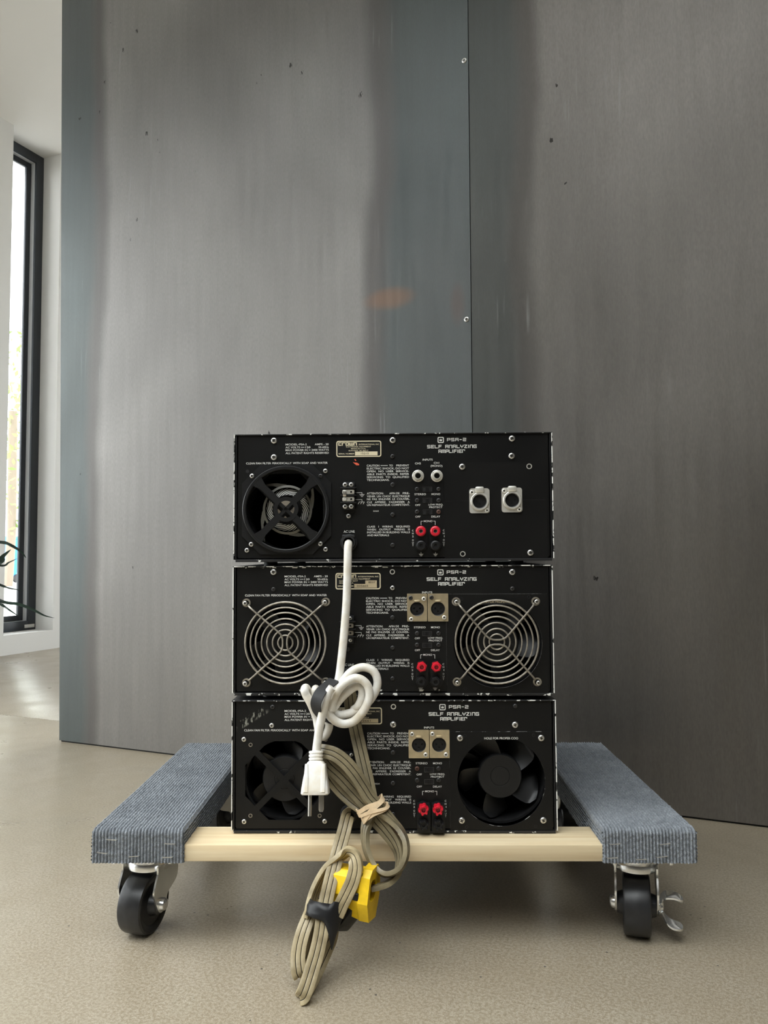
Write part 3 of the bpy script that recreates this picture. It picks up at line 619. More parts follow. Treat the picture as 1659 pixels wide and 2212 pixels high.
def amplifier(i, name, label):
    x, y, a = AMP[i]; root = empty(name, (x, y, ZA[i]), a, label, 'amplifier')
    hw = AW/2; thr = (.70, .62, .655)[i]
    wr = worn('worn_cover_edge_%d' % i, (.012, .012, .013), thr); wr2 = worn('worn_side_edge_%d' % i, (.02, .02, .02), thr-.12); wr3 = worn('worn_bottom_edge_%d' % i, (.012, .012, .013), thr+.06)
    cv = MB()                                # folded cover: top and two sides, worn along the rear edge
    def sheetbox(x0, x1_, z0, z1_, me): cv.box(x0, x1_, .0012, AD, z0, z1_); cv.bbox(x0, x1_, 0, .0016, z0, z1_, .0003, me)
    sheetbox(-hw, hw, AH-.0014, AH, 1); sheetbox(-hw, -hw+.0014, .0035, AH-.0014, 2); sheetbox(hw-.0014, hw, .0035, AH-.0014, 2)
    c = cv.build('cover', [MT['black'], wr, wr2], root, smooth=0)
    for sx, py in {0: ((-1, 975), (-1, 1176), (1, 1173)), 1: ((-1, 1254), (-1, 1463), (1, 1465)), 2: ((-1, 1548), (1, 1547))}[i]:
        z = loc(i, 505 if sx < 0 else 1195, py, .01)[1]; o = obj('cover_screw', SM['mid'], c, (sx*hw, .012, z), rot=(0, 0, R(-90 if sx < 0 else 90)))
    ch = MB(); ch.box(-hw+.0026, -hw+.0038, .0012, AD-.001, .003, AH-.002); ch.box(hw-.0038, hw-.0026, .0012, AD-.001, .003, AH-.002)
    ch.box(-hw+.0026, hw-.0026, .003, AD-.001, .0028, .0042); ch.bbox(-hw+.003, hw-.003, .0, .0016, .0002, .0034, .0003, 1); ch.box(-hw+.003, hw-.003, .0014, AD-.001, .0002, .0030); ch.box(-hw+.003, hw-.003, AD-.003, AD-.001, .003, AH-.002)
    ch.box(-.002+x1(725), x1(725), .02, AD-.004, .004, AH-.003); ch.box(x1(965), x1(965)+.002, .02, AD-.004, .004, AH-.003)
    ch.build('chassis', [MT['black'], wr3], root, smooth=0)
    fp = MB(); fp.bbox(-.2413, .2413, AD, AD+.005, .0004, AH-.0004, .001); fp.build('front_panel', MT['black'], root)
    for sx in (-1, 1): MB().tube(catmull([Vector((sx*.222, AD+.004, .035)), Vector((sx*.222, AD+.03, .040)), Vector((sx*.222, AD+.034, .05)), Vector((sx*.222, AD+.034, .124)), Vector((sx*.222, AD+.03, .134)), Vector((sx*.222, AD+.004, .139))], 5), .004, 10).build('handle', MT['chrome'], root)
    # rear panel with its cut-outs
    holes = octo_holes(LF[0], LF[1], 84/1625, 33/1625, 13/1625)
    if i: 
        if i == 2:
            cc = circ(RFX, RFZ, RFR, 64); top = loc(2, 1080, 1597)[1]; holes.append([(p[0], min(p[1], top)) for p in cc])
        else: cx, cz = loc(1, 1075.3, 1389.6); holes.append(circ(cx, cz, 95.5/1612, 64))
    rp = MB(); rp.plate([[(PL, PB), (PR_, PB), (PR_, PT), (PL, PT)]]+holes, PY, PY+.0016)
    for sx in (-1, 1): rp.lathe([(.0011, PB+.002), (.0011, PT)], 8, (sx*(PR_+.0002), PY+.0011), 0, 'z')
    scf = None
    if i == 2: q0, q1 = loc(2, 508, 1578), loc(2, 582, 1530); scf = (q0[0], q1[0], q0[1]-.004, q0[1]+.010, (q1[1]-q0[1]-.002)/(q1[0]-q0[0]))
    pn = rp.build('rear_panel', panelmat('rear_panel_paint_%d' % i, AH, thr-(.0, .02, .0)[i], scf), root, smooth=0)
    for nm, me in BLK: obj(nm, me, pn)
    nt = {0: ('22263', 806, 818, 1104), 1: None, 2: ('73524', 806, 820, 1693)}[i]
    if nt:
        mb = MB(); a0 = loc(i, nt[1], nt[3]); b0 = loc(i, nt[2], nt[3]); fit_text(mb, nt[0], a0[0], b0[0], a0[1], 2.8/S1, TY); mb.build('number_print', MT['print'], pn, 0, fix=False)
    # name plate
    np_ = MB(); np_.plate([rrect(x1(726.6), x1(824.4), z1(986.7), z1(951.3), 5/S1)], TY-.0003, PY, 0)
    np_.plate([rrect(x1(726.8), x1(824.2), z1(986.5), z1(951.5), 4.8/S1), rrect(x1(729), x1(822), z1(984.4), z1(953.6), 3.2/S1)], TY-.0004, TY-.0001, 1)
    npo = np_.build('name_plate', [MT['plastic'], MT['cream']], root)
    t = MB(); ty = TY-.00045; stroke_text(t, 'cqown', x1(731), x1(771.4), z1(962), z1(954.8), ty, 2.0/S1)
    fit_text(t, 'INTERNATIONAL INC', x1(775.5), x1(819.6), z1(959.5), 2.9/S1, ty); fit_text(t, 'ELECTRONIC EQUIPMENT', x1(748), x1(802), z1(964.4), 2.7/S1, ty)
    if i == 1: L = (('ELKHART, IN 46517', 735, 775, 968.6), ('MADE IN U.S.A.', 735, 766, 972.9))
    else: L = (('MADE IN U.S.A.', 758.7, 791, 968.6), ('ELKHART, IN 46517', 753.6, 796, 972.9))
    for q in L: fit_text(t, q[0], x1(q[1]), x1(q[2]), z1(q[3]), 2.7/S1, ty)
    fit_text(t, 'SERIAL NUMBER', x1(731.5), x1(766), z1(979.5), 2.9/S1, ty); t.build('name_print', MT['cream'], npo, 0, fix=False)
    sp = MB(); lm = ('cream', 'label', 'label')[i]
    sp.plate([rrect(x1(767.2), x1(816), z1(983.2), z1(975), .3/S1)], TY-.0005, TY-.0002)
    if i == 1: sp.plate([rrect(x1(791), x1(816), z1(975), z1(967.6), .3/S1)], TY-.0005, TY-.0002)
    spo = sp.build('serial_field', MT[lm], npo); d = MB()
    for q in {0: (('15215', 780, 797, 979),), 1: (('035665', 773, 797, 979.2), ('8037', 798, 813, 971.4)), 2: (('72661', 778, 800, 979),)}[i]: fit_text(d, q[0], x1(q[1]), x1(q[2]), z1(q[3]), 4/S1, TY-.0006)
    d.build('serial_digits', MT['slot'], npo, 0, fix=False)
    # panel screws (and the empty holes that show as bright rings)
    P = {0: (('big', 592, 952), ('big', 848.4, 951), ('big', 1105.8, 947.4), ('big', 592, 988), ('dark', 848, 986), ('big', 1105, 985)),
         1: (('big', 591, 1235.7), ('ring', 847.5, 1235.2), ('big', 1106.5, 1235.7), ('dark', 591, 1273), ('mid', 848, 1270), ('dark', 1107, 1271.8)),
         2: (('dark', 589, 1527), ('ring', 849.8, 1526.5), ('dark', 1113, 1525), ('mid', 587, 1567), ('big', 849.5, 1565), ('big', 1112.6, 1565.5))}[i]
    dy = (0, 285.5, 576)[i]; sc = (1, 1.012, 1.022)[i]; top = (936, 1221.5, 1512)[i]
    P += tuple(('dark', 848.5+(.6 if i == 2 else -.4), top+(q-936)*sc) for q in (1047, 1111.8, 1177.6))
    sw = (1056.7, 1081, 1105.5) if i == 0 else (1081, 1105.5)
    P += tuple((('rust' if (i == 2 and q == 1081 and k == 0) or (i == 0 and q == 1105.5 and k == 1) else 'dark'), (901.0, 947.5)[k], top+(q-936)*sc) for q in sw for k in (0, 1))
    for kind, px, py in P:
        q = loc(i, px, py)
        if kind == 'ring': MB().lathe([(.0036, PY), (.0036, PY-.0008), (.0024, PY-.0008), (.0022, PY+.001)], 20, q, cap=False).build('rivet_nut', MT['nickel'], root)
        else: obj('screw', SM[kind], root, (q[0], PY, q[1]), rot=(0, random.uniform(0, 1.5), 0))
    # slide switches
    for k, (ya, yb) in enumerate(((1052, 1062.3), (1076, 1086.8), (1101, 1111.8))):
        if i and k == 0: continue
        s = MB(); X0, X1 = x1(913), x1(933.8); Z0, Z1 = z1(yb), z1(ya)
        s.plate([rrect(X0, X1, Z0, Z1, .0004), rrect(X0+.0007, X1-.0007, Z0+.0007, Z1-.0007, .0002)], PY-.0006, PY+.0005)
        s.box(X0+.0007, X1-.0007, PY-.00015, PY, Z0+.0007, Z1-.0007, 1)
        for j in range(4): s.box(X0+.0038+j*.0014, X0+.0046+j*.0014, PY-.0012, PY, Z0+.0012, Z1-.0012, 2)
        s.build('slide_switch', [MT['dscrew'], MT['dark'], MT['plastic2']], root)
    # terminal strip
    tb = MB(); tb.bbox(x1(742.5), x1(767), PY-.007, PY, z1(1101), z1(1041.5), .0008)
    for yy in (1054.5, 1070.5, 1086): tb.bbox(x1(736.5), x1(771), PY-.0105, PY-.002, z1(yy+1.3), z1(yy-1.3), .0005)
    tbo = tb.build('terminal_strip', MT['plastic'], root)
    for yy in (1047.5, 1094): 
        for xx in (746.3, 759.5): obj('terminal_screw', SM['small'] if i else SM['mid'], tbo, (x1(xx), PY-.007, z1(yy)), rot=(0, random.uniform(0, 1.5), 0))
    for yy in (1063, 1078.5):
        lk = MB(); lk.plate([rrect(x1(740.5), x1(766), z1(yy+4.8), z1(yy-4.8), 3/S1), circ(x1(759.5), z1(yy), 2.4/S1, 14)], PY-.0085, PY-.007)
        lk.lathe([(4.6/S1, PY-.0085), (4.4/S1, PY-.0105), (3.4/S1, PY-.0112), (1/S1, PY-.0112)], 16, (x1(746), z1(yy)), cap=True)
        lk.lathe([(3.9/S1, PY-.0084), (3.9/S1, PY-.0094), (2.4/S1, PY-.0094), (2.4/S1, PY-.0084)], 16, (x1(759.5), z1(yy)), cap=False); lk.build('terminal_link', MT['nickel'] if i == 0 else MT['wire'], tbo)
    if i == 0: MB().bbox(x1(742), x1(749.5), PY-.0125, PY-.0108, z1(1073), z1(1061), .0005).build('terminal_bridge', MT['prong'], tbo)
    obj('screw', SM['mid' if i == 0 else 'dark'], root, (x1(753), PY, z1(1114)))
    # cord bushing
    q = (x1(753.8), z1(1172)); bs = MB()
    bs.lathe([(.0117, PY), (.0117, PY-.004), (.0108, PY-.006), (.0098, PY-.0062), (.0096, PY-.014), (.0088, PY-.0155), (.0070, PY-.0155), (.0068, PY-.004)], 28, q, cap=False)
    bs.bbox(q[0]-.0085, q[0]+.0085, PY-.0135, PY-.005, q[1]+.0065, q[1]+.0108, .001); bs.build('cord_bushing', MT['rubber'], root)
    # outputs: base plates and posts
    stl = (0, 1, 2)[i]; prd = (.012, .017, .019)[i]
    yr, yb = {0: (1147.3, 1178.4), 1: (1440.7, 1472.4), 2: (1749, 1781)}[i]; xs = {0: ((909.1, 940.4), (909.8, 940.8)), 1: ((911, 942.6), (910, 941)), 2: ((914.8, 946.2), (915, 947))}[i]
    for k in (0, 1):
        a0 = loc(i, xs[0][k], yr); b0 = loc(i, xs[1][k], yb)
        pb = MB(); hw_ = .0082 if i != 2 else .0086
        pb.plate([rrect(a0[0]-hw_, a0[0]+hw_, b0[1]-hw_*.9, a0[1]+hw_*(.95 if i != 2 else 1.15), hw_*.95 if i != 2 else .002)], PY-(.003, .006, .010)[i], PY)
        pb.build('post_base', MT['plastic'], root)
        post(i, xs[0][k], yr, stl, 'red', root, prd); post(i, xs[1][k], yb, stl, 'plastic2', root, prd*.95)
    # inputs
    if i == 0:
        for px in (902.9, 943.7):
            c = loc(0, px, 1028.2); j = MB(); j.plate([circ(c[0], c[1], 12.6/S1, 6, .3), circ(c[0], c[1], 8/S1, 24)], PY-.0032, PY-.0008)
            j.lathe([(13/S1, PY), (13/S1, PY-.0010), (11.6/S1, PY-.0014), (9/S1, PY-.0034), (7.8/S1, PY-.0055), (6.2/S1, PY-.0055), (5.9/S1, PY+.004)], 28, c, cap=False)
            j.lathe([(6/S1, PY+.003), (.0001, PY+.003)], 18, c, 1, cap=False); j.build('input_jack', [MT['nickel'], MT['dark']], root)
        bp = MB(); pa = loc(0, 960.6, 1207.5); pb_ = loc(0, 1180.3, 998)
        bp.plate([[(pa[0], pa[1]), (pb_[0], pa[1]), (pb_[0], pb_[1]), (pa[0], pb_[1])]], PY-.0009, PY-.0001); zz = loc(0, 1000, 1082)[1]
        po = bp.build('blank_plate', panelmat('blank_plate_paint', 9, .9), root, smooth=0)
        for xa, xb, dz in ((pa[0]+.002, loc(0, 1012, 1082)[0], 0), (loc(0, 1129, 1082)[0], pb_[0]-.002, .0009)): MB().box(xa, xb, PY-.00105, PY-.0008, zz+dz-.00012, zz+dz+.00012).build('scribe_line', MT['dscrew'], po)
        for k, px, py in (('big', 998.3, 1008.5), ('big', 1145.5, 1194)): q = loc(0, px, py); obj('screw', SM[k], po, (q[0], PY-.0009, q[1]))
        for px, py in ((1142.8, 1007.6), (999.5, 1196.5)): q = loc(0, px, py); MB().lathe([(.0037, PY-.0009), (.0037, PY-.0016), (.0026, PY-.0016), (.0024, PY+.001)], 20, q, cap=False).build('rivet_nut', MT['nickel'], po)
        xlr(root, 0, 1014, 1056.8, 1055, 1109, 1035.8, 1083.5, 'nickel', .0035, ((1019.2, 1064, 0), (1051.5, 1102.8, 0)))
        xlr(root, 0, 1083.5, 1127, 1053.4, 1107, 1105.8, 1081, 'nickel', .0035, ((1088.6, 1060.7, 0), (1121.2, 1100.8, 0)))
        pd = MB()
        for pts in (((765, 992), (767.5, 991.6), (770, 995), (768, 996)), ((762, 998), (766, 999.4), (771, 999.5), (776, 1002.5), (775.5, 1005), (770, 1005), (766, 1002))): pd.plate([[loc(0, *p) for p in pts]], TY, PY)
        pd.build('paint_dab', MT['paint'], root)
    else:
        bx = {1: ((879.7, 922.3, 1282, 1342, 900.9, 1315.3, ((887, 1291.5, 1), (915.5, 1293.5, 0), (888.5, 1337.3, 0))), (924.2, 967.8, 1282, 1342, 946, 1315, ((932, 1290.6, 1), (959.5, 1333.5, 0)))),
              2: ((882.8, 926.5, 1576, 1637, 904.8, 1608.5, ((890.2, 1585, 0), (919.3, 1629.2, 0))), (928.2, 970.6, 1576, 1636.5, 948.5, 1608, ((934, 1584.6, 0), (963, 1629, 0))))}[i]
        for b in bx: xlr(root, i, *b[:6], 'brass', .0008, b[6])
        pl = MB(); pa, pb_ = (loc(1, 965.5, 1497), loc(1, 1181, 1282.5)) if i == 1 else (loc(2, 972.5, 1793), loc(2, 1190, 1580))
        cx, cz = (loc(1, 1075.3, 1389.6) if i == 1 else (RFX, RFZ)); rr = 95.2/1612 if i == 1 else RFR*.995
        hl = circ(cx, cz, rr, 64)
        if i == 2: hl = [(p[0], min(p[1], top_)) for p in hl for top_ in (loc(2, 1080, 1597)[1],)]
        pl.plate([[(pa[0], pa[1]), (pb_[0], pa[1]), (pb_[0], pb_[1]), (pa[0], pb_[1])], hl], PY-.0009, PY-.0001, 0, 1)
        plo = pl.build('fan_plate', [panelmat('fan_plate_paint_%d' % i, 9, .9), wr2 if i == 1 else wr], root, smooth=0)
        t = MB(); a0 = loc(i, *((1036, 1300) if i == 1 else (1046, 1594.5))); b0 = loc(i, *((1112, 1300) if i == 1 else (1119, 1594.5)))
        fit_text(t, 'HOLE FOR PROPER COOLING'[:19], a0[0], b0[0], a0[1], 4.6/S1, PY-.001 if i == 2 else PY+.0005)
        if i == 2: t.build('cooling_print', MT['print'], plo, 0, fix=False)
        else:
            t.build('cooling_print', MT['label'], plo, 0, fix=False)
            zt_ = loc(1, 1075, 1306)[1]; dx = math.sqrt(rr*rr-(zt_-cz)**2); MB().plate([[(cx-dx, zt_)]+[(cx+rr*math.cos(t_), cz+rr*math.sin(t_)) for t_ in [math.atan2(zt_-cz, -dx)+(math.atan2(zt_-cz, dx)-math.atan2(zt_-cz, -dx))*k/12 for k in range(1, 12)]]+[(cx+dx, zt_)]], PY+.0006, PY+.0016).build('text_strip', MT['black'], plo)
        if i == 2:
            for px, py in ((993.5, 1593.8), (1168.7, 1593.8), (997.4, 1771.7), (1173.2, 1771.3)): q = loc(2, px, py); obj('screw', SM['big'], plo, (q[0], PY-.0009, q[1]), rot=(0, random.random(), 0))
            hp = ((1004.5, 1589), (1152.5, 1588), (1008, 1786), (1157, 1784.5))
        else: hp = ((997, 1294), (1142, 1289.5), (1005, 1486.5), (1150, 1482))
        for px, py in hp: q = loc(i, px, py); MB().lathe([(.0022, PY-.0009), (.0021, PY-.0011), (.0017, PY-.0011), (.0016, PY-.0009), (.0001, PY-.0008)], 14, q, cap=False).build('pilot_hole', MT['dark'], plo)
        fan(root, *((cx, cz) if i == 1 else loc(2, 1082.8, 1682)), RFR*1.01, 48.5/1640, 40 if i == 2 else 62, .020)
    # left fan
    if i == 0:
        c = LF; s = 1/S1; gu = MB(); c = A1(619.3, 1100.6)
        oc = lambda a, k: [(c[0]+p[0]*s, c[1]+p[1]*s) for p in ((k, a), (-k, a), (-a, k), (-a, -k), (-k, -a), (k, -a), (a, -k), (a, k))]
        gu.plate([oc(97, 57), circ(c[0], c[1], 90*s, 48)], PY-.0022, PY)
        gu.lathe([(95*s, PY-.002), (94.4*s, PY-.0075), (92.6*s, PY-.0088), (88*s, PY-.0088), (86.2*s, PY-.0078), (86*s, PY)], 64, c, cap=False)
        for k in range(4):
            t_ = R(45+90*k+1); d = Vector((math.cos(t_), math.sin(t_))); n = Vector((-d.y, d.x))
            gu.plate([[(c[0]+(d.x*q+n.x*e)*s, c[1]+(d.y*q+n.y*e)*s) for q, e in ((24, 7.5), (70, 7.5), (88, 13), (88, -13), (70, -7.5), (24, -7.5))]], PY-.0085, PY-.0055)
            gu.plate([[(c[0]+(d.x*q+n.x*e)*s, c[1]+(d.y*q+n.y*e)*s) for q, e in ((-2, 3.6), (20, 3.6), (20, -3.6), (-2, -3.6))]], PY-.0082, PY-.006)
        gu.plate([circ(c[0], c[1], 27*s, 40), circ(c[0], c[1], 18.5*s, 40)], PY-.0088, PY-.0055)
        g = gu.build('finger_guard', MT['plastic2'], root)
        for kd, px, py in (('mid', 545.3, 1028.6), ('dark', 693, 1028.6), ('mid', 543.5, 1175.8), ('mid', 692.5, 1174.7)): q = loc(0, px, py); obj('screw', SM[kd], g, (q[0], PY-.0022, q[1]), rot=(0, random.random(), 0))
        for kd, px, py in (('mid', 703, 1017.5), ('mid', 533.5, 1188.7), ('mid', 703.4, 1186.5)): q = loc(0, px, py); obj('screw', SM[kd], root, (q[0], PY, q[1]), rot=(0, random.random(), 0))
        q = loc(0, 534.6, 1018); MB().lathe([(.0024, PY-.0001), (.0001, PY-.0001)], 16, q, cap=False).build('pilot_hole', MT['dark'], root)
        fr = MB(); fr.lathe([(54*s, .014), (54*s, .009), (49*s, .008), (48.5*s, .016)], 48, c, cap=False)
        for k in range(4):
            t_ = R(18+90*k); d = Vector((math.cos(t_), math.sin(t_))); n = Vector((-d.y, d.x))
            fr.plate([[(c[0]+(d.x*q+n.x*e)*s, c[1]+(d.y*q+n.y*e)*s) for q, e in ((50, -14), (53, 4), (60, 14), (66, 40), (72, 76), (80, 72), (70, 34), (63, 4), (54, -14))]], .010, .014)
        fr.lathe([(86*s, .006), (86*s, .04)], 48, c, 1, cap=False); fr.build('fan_frame', [MT['fanring'], MT['plastic']], root)
        hb = MB(); hb.lathe([(49*s, .016), (47*s, .013), (32*s, .010), (31*s, .012), (26*s, .0125), (.0001, .0125)], 48, c, cap=False); ro = hb.build('fan_motor', MT['plastic'], root)
        sw_ = MB(); nb = 26
        for k in range(nb):
            t0 = 2*math.pi*k/nb; A, B = [], []
            for j in range(7):
                t_ = j/6; r = (33+14*t_)*s; an = t0-.85*t_; hw_ = (.035+.05*math.sin(math.pi*(.15+.85*t_)))*.8
                yy = .0098+.0030*t_-.0003; A.append((c[0]+r*math.cos(an-hw_), yy, c[1]+r*math.sin(an-hw_))); B.append((c[0]+r*math.cos(an+hw_), yy, c[1]+r*math.sin(an+hw_)))
            sw_.add(A+B, [(j, j+1, j+8, j+7) for j in range(6)])
        tag(sw_.build('swirl_stripes', MT['swirl'], ro, 0, fix=False), kind='stuff')
        lb = MB(); lb.lathe([(22*s, .0121), (22*s, .0118), (.0001, .0118)], 28, c, cap=False); lb.build('motor_label', MT['copper'], ro)
        t = MB()
        for k, b in enumerate(('~ ~ ~ ~', '120 V AC', '60 Hz')): fit_text(t, b, c[0]-.010+.002*k, c[0]+.010-.002*k, c[1]+.006-.006*k, .0032, .0116)
        t.build('motor_print', MT['dark'], ro, 0, fix=False)
    else:
        fan(root, LF[0], LF[1] if i == 2 else LF[1], 84/1625, 50/1640, -73 if i == 2 else -20, .016)
        if i == 1:
            ro_ = wire_guard(root, 1, 616.5, 1388.4, (87.4, 75.8, 64.7, 51.7, 40, 27.9, 16), (((530, 1303), (611.3, 1388.5), (530, 1476.5)), ((702.3, 1300.8), (620.5, 1388.5), (702.3, 1474.8))), True)
            wire_guard(root, 1, 1073.5, 1386.2, (88.8, 77.4, 65, 53.5, 40.6, 27.9, 16.3), (((986, 1300.3), (1073.5, 1381.8), (1159, 1299.7)), ((987.9, 1474.8), (1073.5, 1391.8), (1162.7, 1474.8))), False)
        else:
            for px, py in ((527, 1597), (527.5, 1774.6), (701.6, 1774)): q = loc(2, px, py); obj('screw', SM['mid'], root, (q[0], PY, q[1]), rot=(0, random.random(), 0))
            for px, py in ((541.3, 1608.8), (541, 1762), (690.5, 1762), (703.5, 1597.5)): q = loc(2, px, py); MB().lathe([(.0027, PY), (.0027, PY-.0005), (.0017, PY-.0005), (.0016, PY+.0005)], 16, q, cap=False).build('rivet_nut', MT['wire'], root)
    # feet
    for sx in (-1, 1):
        for yy in (.03, AD-.04): MB().lathe([(.009, .0012), (.010, -.0001-(.0052 if i < 2 else 0.))], 16, (sx*.17, yy), 0, 'z').build('foot', MT['rubber'], root)
    return root
amp1 = amplifier(0, 'amplifier', 'black amplifier topping the stack, with a hanging white cord and two white sockets')
amp2 = amplifier(1, 'amplifier', 'black amplifier in the middle of the stack with two round wire fan guards')
amp3 = amplifier(2, 'amplifier', 'black amplifier resting on the pine bars with an open five-bladed fan')

# ------------------------------------------------------------------ furniture dolly
DX, DY, DA, DW, DL, ZT, TH = -.00895, .99886, .004, .76776, .45111, .1522, .0414
dolly = empty('furniture_dolly', (DX, DY, 0), DA, 'four-wheeled furniture dolly with grey carpeted boards under the amplifier stack', 'dolly')
BWD = .1185                                  # carpeted board width
def carpet_board(x0, x1_, seed):
    rnd = random.Random(seed); mb = MB(); pitch = .0042; r = .006; hh = .0048; wd = x1_-x0
    def h(s, t):
        k = math.floor(s/pitch); ph = rnd_ph[k % 64]; n = noise.noise(Vector((k*3.1+seed, t*140, 0)))
        return hh*(abs(math.sin(math.pi*s/pitch))**.55)*(.80+.10*math.sin(t*900+ph)+.20*n)-.0030
    rnd_ph = [rnd.uniform(0, 6.28) for _ in range(64)]
    # path from the rear drop over the top and down the front: (y, z, normal y, normal z, t)
    path = []; t = 0
    for k in range(6): path.append((DL, ZT-r-.030*(1-k/6), 1, 0, -.04+k*.006))
    for k in range(5): a = R(90*k/4); path.append((DL-r+r*math.cos(a), ZT-r+r*math.sin(a), math.cos(a), math.sin(a), k*.002))
    ny = 210
    for k in range(1, ny): path.append((DL-r-(DL-2*r)*k/ny, ZT, 0, 1, .01+k*(DL-2*r)/ny))
    for k in range(6): a = R(90*k/5); path.append((r-r*math.sin(a), ZT-r+r*math.cos(a), -math.sin(a), math.cos(a), .46+k*.002))
    nz = 20
    for k in range(1, nz+1): path.append((0, ZT-r-(TH-r+.0005)*k/nz, -1, 0, .47+k*.002))
    nx = 28*8; cr = .0045; vs = []
    for (y, z, ny_, nz_, t) in path:
        for i in range(nx+1):
            s = wd*i/nx; d = h(s, t); e = min(s, wd-s); drop = 0.
            if e < cr: drop = cr-math.sqrt(max(0, cr*cr-(cr-e)**2))
            wv = .0006*noise.noise(Vector((s*30, t*12, seed)))
            d = d-drop*(1 if nz_ > .5 else .35)+wv
            vs.append((x0+s, y+ny_*d, z+nz_*d))
    n1 = nx+1; mb.add(vs, [(i*n1+j, i*n1+j+1, (i+1)*n1+j+1, (i+1)*n1+j) for i in range(len(path)-1) for j in range(nx)])
    for sx, xe in ((-1, x0), (1, x1_)):      # sides
        vs = []; nzs = 72; nys = 150; zt = ZT-.0032
        for k in range(nys+1):
            y = .0005+(DL-.001)*k/nys
            for j in range(nzs+1):
                s = (zt-(ZT-TH))*j/nzs; d = h(s+.7, y); vs.append((xe+sx*(d-.0006), y, ZT-TH+s))
        n1 = nzs+1; f = [(k*n1+j, k*n1+j+1, (k+1)*n1+j+1, (k+1)*n1+j) for k in range(nys) for j in range(nzs)]
        mb.add(vs, f)
    b = mb.build('carpeted_board', MT['carpet'], dolly, 70)
    MB().bbox(x0+.003, x1_-.003, .003, DL-.003, ZT-TH, ZT-.006, .001).build('board_core', MT['chipb'], b); return b
hw = DW/2
bl = carpet_board(-hw, -hw+BWD, 3); br = carpet_board(hw-BWD, hw, 11)
DM = Matrix.Translation((DX, DY, 0)) @ Matrix.Rotation(DA, 4, 'Z'); DI = DM.inverted()
stm = MB().tube([Vector((-.0065, .003, 0)), Vector((-.0063, -.0005, 0)), Vector((.0063, -.0005, 0)), Vector((.0065, .003, 0))], .0006, 6).mesh('staple', [MT['screw']])
for b, L in ((bl, ((243.5, 1811, -4), (223.6, 1839.4, -8), (291.7, 1846.8, 4), (368.5, 1820, -2), (364, 1849, 3))), (br, ((1327.3, 1822, 3), (1435.5, 1822, 6), (1322, 1851.7, 2), (1384, 1855, 1), (1429, 1849.6, 7)))):
    for px, py, a in L: p = DI @ at_y(px, py, DY-.001); obj('staple', stm, b, (p.x, -.0042, p.z), rot=(0, -R(a), 0))
ZW = .13228
for y0, y1 in ((.0035, .070), (DL-.075, DL-.004)):
    MB().bbox(-hw+BWD-.002, hw-BWD+.002, y0, y1, ZT-TH, ZW-.0004, .0015).build('pine_bar', MT['wood'], dolly)
WRAD, WWID = .0385, .034
